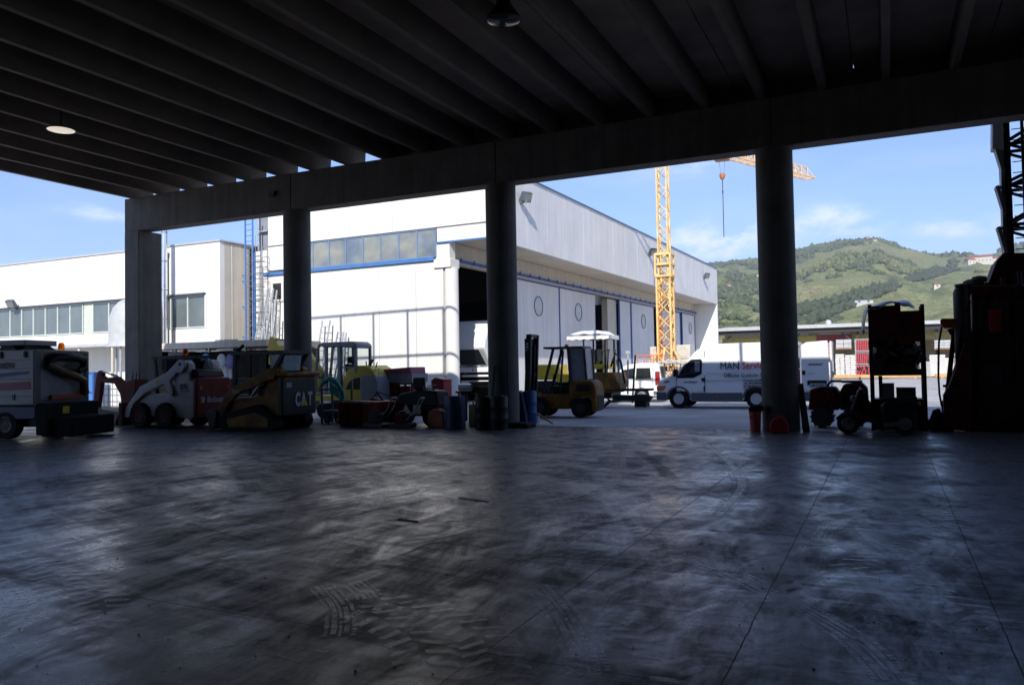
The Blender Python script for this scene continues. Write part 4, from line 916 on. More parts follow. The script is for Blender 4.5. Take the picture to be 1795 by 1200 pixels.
MB().prism([(1.42, 1.35), (1.60, 1.35), (1.60, 1.72), (1.42, 1.72)], -.004, .02).build('headrest', m_grey, VAN)
MB().add([(.76, .16, 1.36), (.76, Wd - .16, 1.36), (1.44, Wd - .2, 2.08), (1.44, .2, 2.08)], [(0, 1, 2, 3)]).add([(.745, .16, 1.375), (.745, Wd - .16, 1.375), (1.425, Wd - .2, 2.095), (1.425, .2, 2.095)], [(0, 1, 2, 3)]).build('windscreen', m_glass, VAN)
MB().box(.66, .82, -.20, -.03, 1.18, 1.46).build('mirror', m_blackpaint, VAN, bevel=.03)
MB().box(1.66, 1.80, -.03, -.008, 1.00, 1.12).build('door_handle', m_blackpaint, VAN, bevel=.01)
MB().box(1.735, 1.775, -.03, -.008, .62, .82).build('fuel_recess', m_blackpaint, VAN)
hl = MB().prism([(-.012, .66), (-.02, .84), (.34, .84), (.30, .74), (.22, .66)], -.018, .06).build('headlight', m_orange, VAN, bevel=.01)
MB().prism([(.24, .95), (.30, 1.0), (.48, 1.04), (.44, .98)], -.014, .02).build('vent_slot', m_blackpaint, VAN)
MB().box(-.03, -.0, .35, Wd - .35, .70, .98).build('grille', m_blackpaint, VAN)
MB().box(2.18, 2.26, -.03, -.015, .42, .46).build('side_marker', m_orange, VAN)
for z, x0_, x1_ in ((1.02, 1.80, 5.0), (1.28, 1.85, 3.0)): sideplate('body_crease', [(x0_, z), (x0_, z + .016), (x1_, z + .016), (x1_, z)], m_offwhite, .004)
MB().box(4.86, 5.06, -.012, .10, .66, 1.38).build('taillight', m_red, VAN, bevel=.015)
MB().box(4.92, 5.06, .03, .06, 1.42, 2.25).build('door_post', m_blackpaint, VAN)
m_letb = M('black_lettering', (.02, .025, .04), .5, var=.05); m_letr = M('red_lettering', (.62, .03, .04), .5, var=.05)
def vt(s, x, z, size, m, sx=1.0, bold=0.0): return text(s, VAN, m, size, (x, vy_(z) - .012, z), up=(0, .0995, .995) if z > 1.25 else (0, 0, 1), sx=sx, bold=bold)
vt('MAN', 2.33, 1.43, .36, m_letb, .86, 0); sideplate('letter_bar', [(2.98, 1.40), (2.98, 1.72), (3.005, 1.72), (3.005, 1.40)], m_letb, .012)
vt('Service', 3.10, 1.43, .37, m_letr, .82, .002)
vt('Officina Guidolin S.r.l.', 2.46, 1.14, .20, m_letb, .88, .002); vt('Cornuda di S.Marco', 3.14, .99, .115, m_letb, .85, .002); vt('Tel. 0423.839264', 3.14, .88, .115, m_letb, .85, .002)
vt('00 000 00 24 52', 3.14, .77, .115, m_letb, .85, .002); vt('+39 100 52 53 5', 3.14, .66, .115, m_letb, .85, .002); vt('ECODAILY', 1.02, .945, .085, m_letb, 1.2, .003)
# open rear door standing in line with the side
dd = MB(); dp_ = [(5.12, .66), (5.12, 2.22), (5.30, 2.32), (5.98, 2.36), (6.02, .66)]
RD = MB().prism(dp_, -.06, .02).build('rear_door', m_whitepaint, VAN, bevel=.02)
MB().box(5.30, 5.92, -.075, -.061, .84, 1.0).build('plate_recess', m_blackpaint, RD); MB().box(5.38, 5.88, -.083, -.076, .76, .90).build('number_plate', m_offwhite, RD)
text('CM 537VB', RD, m_letb, .125, (5.40, -.087, .785), sx=.75, bold=.003); text('ECODAILY', RD, m_letb, .085, (5.36, -.063, 1.52), sx=1.1, bold=.003); text('35C11V', RD, m_letb, .05, (5.36, -.063, 1.23), sx=1.1)
MB().box(5.14, 5.24, -.09, -.061, 1.2, 1.34).build('hinge', m_blackpaint, RD)
MB().box(6.04, 6.10, .05, .9, .68, 2.34).build('rear_door', m_whitepaint, VAN, bevel=.02)
MB().box(6.101, 6.13, .2, .35, 1.1, 1.3).build('door_handle', m_blackpaint, VAN)
MB().box(5.0, 6.06, .02, Wd, .28, .60).build('rear_bumper', m_greyplastic, VAN, bevel=.04)
MB().lathe([(.001, -.04), (.09, -.04), (.10, .02), (.08, .08), (.001, .10)], c=(5.04, -.02, 2.24), n=14).cyl((5.04, -.02, 2.2), (5.06, 0, 1.75), .04).build('work_lamp', m_grey, VAN)
# cabin insides: seat and bulkhead grid
MB().box(1.25, 1.7, .15, Wd - .15, .7, 1.2).box(1.55, 1.72, .2, .7, 1.2, 1.75).box(1.55, 1.72, .95, 1.5, 1.2, 1.75).build('seats', m_grey, VAN, bevel=.04)

# ---- small white people carrier seen from its left rear, sunlit
mp_ = gp(1123, 704)
MPV = thing('small_white_car', 'small white boxy car with a red tail light, parked in the sun', 'car', (mp_.x - .15, mp_.y, -.03), 6)
prof = [(-1.62, .30), (-1.66, .62), (-1.58, .84), (-1.15, 1.0), (-.62, 1.56), (-.40, 1.66), (.2, 1.72), (.82, 1.70), (.94, 1.60), (1.06, 1.05), (1.10, .42), (1.04, .28)] + [(.62, .28)] + arc(.20, .30, .34, 0, 180, 12) + [(-.6, .26)] + arc(-1.10, .30, .33, 0, 180, 12) + [(-1.46, .28)]
prof = [(x + .0, z) for x, z in prof]
MB().prism(prof, 0, 1.45, 'y', k=.12, belt=.95).build('body', m_whitepaint, MPV, bevel=.05, seg=3)
def mpl(name, poly, mat, off=.01):
    mb = MB(); n = len(poly); vs = []
    for o_ in (off, -.004):
        for (x, z) in poly: vs.append((x, .12 * max(0, z - .95) - o_, z))
    mb.add(vs, [tuple(range(n)), tuple(range(n, 2 * n))[::-1]] + [(i, n + i, n + (i + 1) % n, (i + 1) % n) for i in range(n)]); return mb.build(name, mat, MPV)
m_carglass = M('dark_car_glass', (.025, .03, .03), .08, var=.3, scale=1.5, spec=.9)
mpl('window', [(-.04, 1.06), (-.02, 1.50), (.58, 1.50), (.62, 1.06)], m_carglass); mpl('window', [(-.96, 1.04), (-.62, 1.42), (-.14, 1.50), (-.16, 1.06)], m_carglass)
mpl('window_rail', [(-.06, 1.0), (-.06, 1.03), (.66, 1.03), (.66, 1.0)], m_greyplastic, .014); mpl('door_seam', [(-.12, .4), (-.12, 1.5), (-.10, 1.5), (-.10, .4)], m_grey, .012); mpl('door_seam', [(.66, .62), (.68, 1.5), (.695, 1.5), (.675, .62)], m_grey, .012)
MB().box(.80, 1.00, -.012, .10, .76, 1.34).build('taillight', m_red, MPV, bevel=.02)
MB().add([(1.075, .2, 1.06), (1.075, 1.25, 1.06), (.99, 1.18, 1.56), (.99, .27, 1.56)], [(0, 1, 2, 3)]).build('rear_window', m_carglass, MPV)
MB().box(1.085, 1.11, .45, .95, .66, .78).build('number_plate', m_offwhite, MPV); MB().box(.7, 1.16, -.01, 1.46, .30, .50).build('rear_bumper', m_greyplastic, MPV, bevel=.04); MB().box(1.075, 1.10, .70, .74, .55, 1.55).build('door_split', m_greyplastic, MPV)
MB().box(-.80, -.62, -.14, -.01, .98, 1.12).build('mirror', m_blackpaint, MPV, bevel=.02); MB().box(-1.4, .95, .15, 1.3, .22, .34).build('underbody', m_blackpaint, MPV)
MB().add([(-1.12, .12, 1.05), (-1.12, 1.33, 1.05), (-.64, 1.3, 1.55), (-.64, .16, 1.55)], [(0, 1, 2, 3)]).build('windscreen', m_carglass, MPV)
for x_ in (-1.10, .20): wheel(MPV, x_, .10, .29, .19, m_alu, side=-1, rimr=.68); wheel(MPV, x_, 1.35, .29, .19, m_alu, side=1, rimr=.68)

# ---- paver with white canopy, behind the forklift
pv = wy(1010, 700, 27.0)
PAV = thing('road_paver', 'yellow road paver under a white fabric canopy, behind the forklift', 'paver', (wy(940, 650, 28.6).x, 28.6, -.03), 0)
PAV.scale = (1.06, 1.06, 1.06)
cw = (wy(1085, 590, 28.6).x - wy(995, 590, 28.6).x) * .82 / 1.06; cx0 = (wy(995, 590, 28.6).x - wy(940, 650, 28.6).x) / 1.06; H1 = .03
cn = MB(); NN = 12; vs = []; fs = []
for i in range(NN + 1):
    for j in range(NN + 1):
        u, v = i / NN, j / NN; e = min(u, 1 - u, v, 1 - v)
        z = 2.62 + .16 * min(1, e * 5) + .05 * math.sin(math.pi * u) + (.03 * math.sin(u * 19 + v * 7)) * (1 if e < .1 else .3); vs.append((cx0 + cw * u, -.1 + 1.2 * v, z))
for i in range(NN):
    for j in range(NN): a = i * (NN + 1) + j; fs.append((a, a + NN + 1, a + NN + 2, a + 1))
cn.add(vs, fs)
def skirt(P0, P1, n=16):
    q = []; 
    for i in range(n + 1):
        t = i / n; q.append((P0[0] + (P1[0] - P0[0]) * t, P0[1] + (P1[1] - P0[1]) * t, 2.64)); q.append((P0[0] + (P1[0] - P0[0]) * t, P0[1] + (P1[1] - P0[1]) * t, 2.50 + .02 * math.sin(i * 2.1)))
    cn.add(q, [(2 * i, 2 * i + 2, 2 * i + 3, 2 * i + 1) for i in range(n)])
a_, b_, c_, d_ = (cx0, -.1), (cx0 + cw, -.1), (cx0 + cw, 1.1), (cx0, 1.1)
skirt(a_, b_); skirt(b_, c_); skirt(c_, d_); skirt(d_, a_)
cn.build('canopy', M('white_canvas', (.78, .78, .76), .8, var=.08), PAV)
po = MB()
for x in (cx0 + .62, cx0 + cw - .18): 
    for y in (0, 1.05): po.cyl((x, y, 1.0), (x, y, 2.62), .035, n=8)
po.box(cx0 + .05, cx0 + cw - .05, 0, .04, 2.56, 2.6).build('canopy_posts', m_blackpaint, PAV)
MB().prism([(-.1, 1.05), (-.1, 1.62), (.75, 1.62), (.8, 1.05)], 0, 1.3).build('engine_cover', m_brightyellow, PAV, bevel=.05)
MB().box(1.55, 2.72, .0, 1.3, 1.42, 1.60).box(.8, 2.9, .0, 1.3, .95, 1.25).build('deck', m_brightyellow, PAV, bevel=.03)
text('BITELLI', PAV, m_letb, .24, (1.28, -.012, 1.43), sx=.95, bold=.012)
MB().box(-.3, 2.9, .05, 1.25, .35, 1.0).build('chassis', m_blackpaint, PAV, bevel=.04)
MB().prism([(1.7, .9), (2.0, 1.3), (3.05, 1.28), (3.2, .9), (3.0, .55), (1.8, .6)], -.05, 1.35).build('hopper', m_yellow, PAV, bevel=.03)
MB().cyl((1.75, .4, 1.7), (1.58, .5, 2.0), .02).lathe([(.17, -.012), (.19, 0), (.17, .012)], c=(1.58, .5, 2.02), n=18).build('steering_wheel', m_blackpaint, PAV)
MB().box(1.85, 2.25, .3, .8, 1.6, 1.72).box(2.2, 2.32, .3, .8, 1.7, 2.15).build('seat', m_blackpaint, PAV, bevel=.04)
for x in (2.5, 2.72, 2.95): MB().cyl((x, .2, 1.3), (x + .1, .1, 2.05), .025).lathe([(.001, 0), (.06, .02), (.06, .08), (.001, .1)], c=(x + .1, .1, 2.04), n=8).build('lever', m_darksteel, PAV)
MB().tube([(2.9, .1, 1.5), (3.1, .05, 2.0), (3.3, 0, 1.7), (3.45, 0, .9)], .04).build('hydraulic_hose', m_blackpaint, PAV)
MB().bar((3.0, .0, .4), (4.35, .0, .36), .25, .2).box(2.7, 4.3, -.05, .75, .62, .70).bar((3.7, 0, .2), (3.85, .0, 1.9), .06).box(3.78, 4.2, -.02, .5, .05, .5).build('screed', m_blackpaint, PAV, bevel=.02)
MB().bar((3.35, -.1, .7), (3.2, -.12, 1.75), .05).build('pole_tool', m_wood, PAV)
MB().cyl((3.48, .2, .5), (3.52, .2, 1.98), .03).box(3.44, 3.60, .16, .24, 1.95, 2.06).build('marker_rod', m_offwhite, PAV)
for x in (.2, 1.9): wheel(PAV, x, .1, .38, .3, m_yellow)
MB().tube([(-.15, .0, .40), (-.1, 0, .05), (1.0, 0, 0.03), (2.6, 0, .03), (2.9, 0, .3)], .06).build('side_rail', m_blackpaint, PAV)

# ---- forklift, seen from its rear left, front pointing left and away
FK = thing('forklift', 'worn yellow forklift truck with a closed cab and raised dark mast', 'forklift', (0, 0, 0), 0)
fa = gp(1018, 731); fb = gp(1048, 730.5)
ang = 6; FK.scale = (1.06, 1.06, 1.06); FK.location = (fa.x, fa.y, -.02); FK.rotation_euler = (0, 0, R(ang))
# local: +x backwards (right), +y away from us, origin at near rear wheel contact
w0 = .95
for y_ in (.0, w0 - .05): wheel(FK, 0, y_ + .04, .29, .20, m_darksteel, side=-1 if y_ < .1 else 1)
for y_ in (.02, w0): wheel(FK, -1.28, y_, .32, .26, m_darksteel, side=-1 if y_ < .1 else 1)
MB().prism([(-.3, .50), (-.34, 1.0), (-.2, 1.10), (.32, 1.12), (.44, 1.02), (.50, .72), (.50, .20), (.36, .16), (.33, .55), (.2, .64), (-.1, .64)], -.06, w0 + .06).build('counterweight', m_yellow, FK, bevel=.05)
MB().box(.36, .52, .05, w0 - .05, .22, .68).build('rear_guard', m_blackpaint, FK, bevel=.03)
MB().prism([(-1.5, .26), (-1.5, .62), (-.95, .70), (-.35, .72), (-.30, .50), (-.34, .26)], .0, w0).build('chassis', m_yellow, FK, bevel=.03)
MB().box(-.9, -.32, .12, w0 - .12, .70, .95).build('seat_box', m_blackpaint, FK, bevel=.03); MB().box(-.78, -.40, .25, .70, .95, 1.05).box(-.42, -.30, .25, .70, 1.0, 1.45).build('seat', m_blackpaint, FK, bevel=.05)
fr = MB()
for y_ in (.0, w0): fr.bar((-.28, y_, 1.05), (-.34, y_, 2.06), .08).bar((-.80, y_, 2.08), (-1.18, y_, .70), .07).bar((-.62, y_, .72), (-.5, y_, 2.0), .05)
fr.box(-1.1, .12, -.05, w0 + .05, 2.06, 2.12); fr.bar((.14, 0, 2.05), (.20, 0, 1.12), .06).bar((.14, w0, 2.05), (.20, w0, 1.12), .06); fr.build('overhead_guard', m_darksteel, FK)
MB().add([(-.27, .01, 1.12), (.18, .01, 1.12), (.13, .01, 2.04), (-.32, .01, 2.04)], [(0, 1, 2, 3)]).add([(.185, .03, 1.14), (.185, w0 - .03, 1.14), (.135, w0 - .03, 2.04), (.135, .03, 2.04)], [(0, 1, 2, 3)]).build('rear_glass', M('plastic_film', (.30, .34, .38), .3, var=.3), FK)
MB().box(-.55, -.45, .35, .45, 2.12, 2.19).build('beacon', m_orange, FK)
MB().cyl((-1.05, .45, .8), (-.92, .45, 1.28), .02).lathe([(.15, -.01), (.165, 0), (.15, .01)], c=(-.92, .45, 1.29), n=18).build('steering_wheel', m_blackpaint, FK)
ms = MB()
for y_ in (.12, w0 - .12): ms.bar((-1.72, y_, .12), (-1.60, y_, 2.52), .16, .10)
ms.bar((-1.60, .12, 2.48), (-1.60, w0 - .12, 2.48), .1).bar((-1.66, .12, 1.3), (-1.66, w0 - .12, 1.3), .1).cyl((-1.64, .45, .2), (-1.56, .45, 2.2), .05); ms.box(-1.78, -1.66, .2, w0 - .2, .3, 2.4)
ms = ms.build('mast', m_blackpaint, FK); text('Yale', ms, m_offwhite, .16, (-1.60, .03, 2.0), right=(-.05, 0, 1), up=(-1, 0, -.05), sx=1.0)
for y_ in (.28, w0 - .28): MB().box(-1.92, -1.80, y_ - .05, y_ + .05, .08, .6).box(-2.8, -1.80, y_ - .05, y_ + .05, .06, .11).build('fork', m_darksteel, FK)
MB().box(-1.84, -1.78, .1, w0 - .1, .25, .35).box(-1.84, -1.78, .1, w0 - .1, .6, .7).build('carriage', m_blackpaint, FK)
MB().box(-.1, .3, -.075, -.062, .80, .98).build('side_vent', m_blackpaint, FK)

# ---- truck with tilted cab in the doorway of the hall
tp = wy(835, 690, 33.0)
TK = thing('truck_tilted_cab', 'white lorry in the hall doorway with its cab tilted forward', 'truck', (wy(803, 700, 33.2).x, 34.0, -.03), 0)
tw = 1.75
# tilted cab: roof faces us (front at -y), rotated about x; drawn as solid lofted box
def rotx(p, a, oy, oz):
    y, z = p[1] - oy, p[2] - oz; return (p[0], oy + y * math.cos(a) - z * math.sin(a), oz + y * math.sin(a) + z * math.cos(a))
aT = R(50)
cb = MB(); cb.prism([(0.0, 1.3), (0.0, 2.2), (.12, 3.15), (.45, 3.35), (1.75, 3.35), (1.8, 1.3)], -.1, tw, 'x')
cb.v = [rotx((x, y, z), aT, 0.0, 1.3) for (x, y, z) in cb.v]; cabo = cb.build('cab', m_whitepaint, TK, bevel=.10, seg=3)
def cq(name, vs, mat, th=.015):
    n = len(vs); q = MB(); q.add([rotx(v, aT, 0.0, 1.3) for v in vs] + [rotx((v[0], v[1] + th, v[2]), aT, 0, 1.3) for v in vs], [tuple(range(n)), tuple(range(n, 2 * n))[::-1]] + [(i, n + i, n + (i + 1) % n, (i + 1) % n) for i in range(n)]); return q.build(name, mat, cabo)
cq('windscreen', [(.08, -.024, 2.06), (tw - .28, -.024, 2.06), (tw - .34, .09, 3.05), (.14, .09, 3.05)], m_carglass)
cq('grille', [(.1, -.03, 1.4), (tw - .3, -.03, 1.4), (tw - .3, -.03, 1.75), (.1, -.03, 1.75)], m_blackpaint)
sw = MB(); sw.prism([(.2, 2.15), (.35, 3.0), (1.1, 3.0), (1.1, 2.15)], -.115, -.101, 'x'); sw.v = [rotx(v, aT, 0, 1.3) for v in sw.v]; sw.build('side_window', m_carglass, cabo)
for x_ in (.3, 1.1): cq('wiper', [(x_, -.05, 1.98), (x_ + .45, -.05, 2.02), (x_ + .45, -.05, 2.05), (x_, -.05, 2.01)], m_blackpaint)
MB().box(-.05, tw - .1, -.42, -.1, .55, 1.02).build('bumper', m_whitepaint, TK, bevel=.04); MB().box(.0, tw - .15, -.62, -.4, 1.42, 1.66).build('front_panel', m_whitepaint, TK, bevel=.03); MB().box(.05, tw - .2, -.5, -.3, 1.2, 1.30).build('step_panel', m_whitepaint, TK, bevel=.02); MB().prism([(.75, 1.48), (.80, 1.54), (.75, 1.60), (.70, 1.54)], -.635, -.621).build('emblem', m_blackpaint, TK)
MB().box(0.1, tw - .1, -.12, .1, .66, .95).build('radiator', m_blackpaint, TK)
for x_ in (-.05, tw - .35): MB().box(x_, x_ + .28, -.23, -.19, .40, .56).build('headlight', m_alu, TK)
MB().box(.2, .4, .1, 6, .6, .85).box(tw - .4, tw - .2, .1, 6, .6, .85).build('chassis_rail', m_darksteel, TK); MB().box(.4, tw - .4, .3, 1.6, .65, 1.5).cyl((1.0, .2, .9), (1.0, .28, .9), .3).build('engine', m_darksteel, TK, bevel=.05)
MB().box(.75, 1.15, -.2, .2, .70, 1.10).build('blue_canister', m_navy, TK)
for x_ in (.0, tw - .0): 
    x_ = min(x_, tw - .3); o = wheel(TK, x_, .9, .42, .28, m_steel); o.rotation_euler = (0, 0, R(90)); o = wheel(TK, x_, 4.6, .42, .28, m_steel); o.rotation_euler = (0, 0, R(90))
MB().box(-.1, tw - .15, 1.9, 6.2, 1.0, 2.6).build('cargo_box', m_dark, TK)

# ---- mini excavator behind the second pillar
EX = thing('mini_excavator', 'small yellow and grey excavator with a square glazed cab, behind the second pillar', 'excavator', (wy(552, 597, 21.5).x, 21.5, -.03), 0)
tr_ = MB()
for y_ in (.1, 1.25):
    tr_.prism(arc(.35, .26, .25, 90, 270, 8) + arc(2.0, .26, .25, -90, 90, 8), y_ - .16, y_ + .16)
tr_.build('tracks', m_black, EX); MB().box(.5, 1.9, .2, 1.2, .3, .6).build('undercarriage', m_greyplastic, EX)
MB().box(-.1, 2.35, .0, 1.35, .60, .78).build('platform', m_brightyellow, EX, bevel=.03)
rear_ = [(1.15, .70), (1.12, 1.25), (1.30, 1.66), (1.55, 1.78), (2.10, 1.78), (2.38, 1.62), (2.52, 1.30), (2.55, .62)]
MB().prism(rear_, .02, 1.32).build('engine_hood', m_brightyellow, EX, bevel=.09, seg=3)
MB().prism([(1.92, .62), (1.92, 1.40), (2.0, 1.46), (2.50, 1.44), (2.585, 1.25), (2.59, .62)], -.02, 1.36).build('counterweight', m_grey, EX, bevel=.04)
MB().prism([(1.28, .98), (1.40, 1.20), (1.52, 1.30), (1.52, .98)], .0, .018).prism([(1.60, .98), (1.60, 1.34), (1.86, 1.38), (1.84, .98)], .0, .018).build('vent', m_blackpaint, EX)
cf = MB(); pz = [(0.02, .80), (-.02, 1.4), (.10, 2.42), (.22, 2.56)]
for y_ in (.04, .84):
    for p_, q_ in zip(pz, pz[1:]): cf.bar((p_[0], y_, p_[1]), (q_[0], y_, q_[1]), .07)
    cf.bar((.44, y_, .80), (.46, y_, 2.52), .09).bar((1.04, y_, .80), (1.02, y_, 2.55), .12).bar((1.70, y_, 1.55), (1.70, y_, 2.45), .08).bar((1.0, y_, 1.72), (1.7, y_, 1.72), .06).bar((.02, y_, .86), (1.05, y_, .86), .1)
cf.bar((.02, .04, 1.4), (.02, .84, 1.4), .06); cf.build('cab_frame', m_grey, EX)
MB().prism([(.18, 2.50), (.26, 2.60), (1.60, 2.60), (1.74, 2.50), (1.76, 2.36), (1.0, 2.42), (.3, 2.44)], -.01, .90).build('cab_roof', m_grey, EX, bevel=.04)
gl = MB()
for y_ in (.03, .85): gl = MB(); gl.add([(.08, y_, .9), (.42, y_, .9), (.42, y_, 2.45), (.16, y_, 2.45)], [(0, 1, 2, 3)]).add([(.5, y_, .9), (.98, y_, .9), (.98, y_, 2.45), (.5, y_, 2.45)], [(0, 1, 2, 3)]).add([(1.06, y_, 1.74), (1.66, y_, 1.74), (1.66, y_, 2.4), (1.06, y_, 2.4)], [(0, 1, 2, 3)]).build('cab_glass', m_cabglass, EX)
MB().box(.75, 1.2, .2, .65, 1.1, 1.25).box(1.1, 1.25, .2, .65, 1.2, 1.85).box(1.12, 1.3, .3, .55, 1.86, 2.1).build('seat', m_blackpaint, EX, bevel=.05)
for y_ in (.15, .7): MB().cyl((.55, y_, 1.0), (.6, y_, 1.5), .02).build('control_lever', m_blackpaint, EX)
MB().bar((2.05, .3, 1.76), (2.2, .3, 1.98), .12, .04).cyl((1.95, .3, 1.75), (1.92, .3, 1.92), .02).cyl((2.32, .3, 1.7), (2.38, .3, 1.88), .02).build('hood_fittings', m_blackpaint, EX)
MB().tube([(2.35, .1, 1.60), (2.62, .05, 1.66), (2.60, .05, 1.25)], .012, n=5).build('guard_rail', m_alu, EX)
bo = EX.location
b0 = wy(462, 594, 21.6); b1 = wy(500, 610, 21.6); b2 = wy(470, 612, 21.6)
ox, oz = b0.x - EX.location.x, b0.z
def ex(px, py): p = wy(px, py, 21.6); return (p.x - EX.location.x, p.z + .03)
MB().prism([ex(460, 618), ex(458, 604), ex(463, 589), ex(470, 593), ex(477, 606), ex(520, 603), ex(556, 655), ex(548, 690), ex(520, 640), ex(515, 615), ex(480, 616)], .40, .62).build('boom', m_brightyellow, EX, bevel=.02)
MB().prism([ex(466, 606), ex(474, 607), ex(450, 700), ex(440, 700)], .42, .60).build('dipper_arm', m_brightyellow, EX)
c0, c1 = ex(470, 594), ex(520, 600); cm_ = ex(492, 596)
MB().cyl((c0[0], .5, c0[1]), (cm_[0], .5, cm_[1]), .025).cyl((cm_[0], .5, cm_[1]), (c1[0], .5, c1[1]), .05).build('hydraulic_ram', m_darksteel, EX)
pb = ex(445, 705); MB().prism([(pb[0] - .25, .05), (pb[0] - .35, .45), (pb[0] + .1, .62), (pb[0] + .2, .3), (pb[0] + .05, .04)], .2, .8).build('bucket', m_darksteel, EX, bevel=.02)

# ---- skid-steer loaders inside, front at the left
def skid_steer():
    s = thing('skid_steer_loader', 'white skid-steer loader with a red-brown tailgate and orange beacon, left of the tracked loader', 'loader', (wy(337, 728, 16.4).x, 16.4, 0), 2)
    # local x = 0 at the rear corner, negative towards the front
    for x_ in (-1.05, -2.05):
        for y_, sd in ((.05, -1), (1.30, 1)): wheel(s, x_, y_, .37, .28, m_darkred, lug=18, side=sd)
    MB().prism([(-2.45, .35), (-2.45, .80), (-1.9, .98), (-.80, 1.04), (-.66, 1.80), (-.52, 1.96), (-.36, 1.98), (-.22, 1.86), (-.16, 1.40), (0, 1.36), (0, .34), (-.1, .26), (-.5, .30)], .06, .34).prism(
               [(-2.45, .35), (-2.45, .80), (-1.9, .98), (-.80, 1.04), (-.66, 1.80), (-.52, 1.96), (-.36, 1.98), (-.22, 1.86), (-.16, 1.40), (0, 1.36), (0, .34), (-.1, .26), (-.5, .30)], 1.01, 1.29).box(-2.3, -.1, .33, 1.02, .32, .9).build('frame', m_offwhite, s, bevel=.03)
    for y_ in (-.02, 1.22):
        arm = MB().prism([(-.30, 1.96), (-.50, 2.0), (-.72, 1.82), (-1.0, 1.62), (-2.05, 1.22), (-2.62, .62), (-2.75, .30), (-2.50, .30), (-2.32, .70), (-1.85, 1.02), (-1.10, 1.30), (-.92, 1.06), (-.78, .92), (-.72, 1.05), (-.86, 1.38), (-.60, 1.60), (-.40, 1.60), (-.25, 1.80)], y_, y_ + .14).build('lift_arm', m_offwhite, s, bevel=.02)
        MB().lathe([(.001, -.01), (.05, -.01), (.05, .16), (.001, .16)], c=(-.45, y_ - .0, 1.86), n=10, axis='y').build('pivot_pin', m_blackpaint, arm)
    MB().box(-1.42, -1.28, -.026, -.0205, 1.30, 1.43).build('warning_sticker', m_brightyellow, s)
    cabf = MB()
    for y_ in (.18, 1.14): cabf.bar((-1.55, y_, 1.0), (-1.62, y_, 1.9), .07).bar((-1.62, y_, 1.9), (-1.66, y_, 2.08), .07).bar((-.62, y_, 1.3), (-.60, y_, 2.05), .08).bar((-1.2, y_, 1.5), (-1.2, y_, 2.05), .04)
    cabf.box(-1.72, -.5, .12, 1.2, 2.04, 2.12); cabf.build('cab', m_blackpaint, s, bevel=.0)
    gr = MB()
    for i in range(10): gr.bar((-1.5 + i * .032, .17, 1.42), (-1.5 + i * .032, .17, 2.03), .008).bar((-1.5, .17, 1.45 + i * .058), (-1.2, .17, 1.45 + i * .058), .008)
    gr.build('side_mesh', m_blackpaint, s); MB().box(-.58, -.57, .2, 1.1, 1.45, 2.03).build('rear_window', m_cabglass, s)
    MB().lathe([(.075, 0), (.08, .03), (.075, .16), (.05, .20), (.001, .21)], c=(-.56, .3, 2.12), n=14).build('beacon', m_beacon, s); MB().box(-1.25, -1.0, .3, .6, 2.12, 2.22).build('roof_light', m_offwhite, s)
    t = MB().prism([(.02, .30), (.02, 1.34), (.10, 1.46), (1.35, 1.46), (1.40, 1.30), (1.40, .30)], -.0, .14, 'x').build('tailgate', m_tail, s, bevel=.04)
    text('Bobcat', t, m_offwhite, .24, (.152, .42, .74), right=(0, 1, 0), sx=.95, bold=.006); MB().add([(.152, .18, .74), (.152, .30, .74), (.152, .36, .86), (.152, .26, .92), (.152, .16, .88), (.152, .22, .82)], [(0, 1, 2, 3, 4, 5)]).build('emblem', m_offwhite, t)
    MB().box(.141, .16, .12, .24, 1.12, 1.24).box(.141, .16, 1.20, 1.30, 1.12, 1.24).build('tail_light', M('red_lens', (.5, .02, .02), .3), t)
    MB().prism([(-.2, 1.47), (-.2, 1.72), (-.02, 1.68), (.08, 1.47)], .18, 1.22).build('engine_cover', m_blackpaint, s, bevel=.04)
    text('S175', s, m_letb, .20, (-.52, .045, 1.14), sx=.72, bold=.008); MB().box(-.52, -.17, .046, .055, 1.06, 1.085).build('red_stripe', m_red, s)
    MB().tube([(-.3, .65, 1.98), (-.1, .65, 1.98), (.1, .65, 1.7)], .03).build('rear_bar', m_grey, s)
    MB().box(-2.85, -2.68, -.1, 1.45, .05, .75).bar((-2.75, .3, .7), (-2.6, .3, 1.2), .06).bar((-2.75, .9, .7), (-2.62, .9, 1.15), .06).build('attachment_plate', m_darkred, s, bevel=.02)
    return s
m_beacon = bpy.data.materials.new('orange_beacon'); m_beacon.use_nodes = True; _q = m_beacon.node_tree.nodes['Principled BSDF']; _q.inputs['Base Color'].default_value = (.9, .18, .01, 1); _q.inputs['Roughness'].default_value = .25
_q.inputs['Transmission Weight'].default_value = .6; _q.inputs['IOR'].default_value = 1.1
m_tail = M('brown_red_paint', (.20, .030, .018), .6, var=.3, scale=4, spec=.25)
skid_steer()

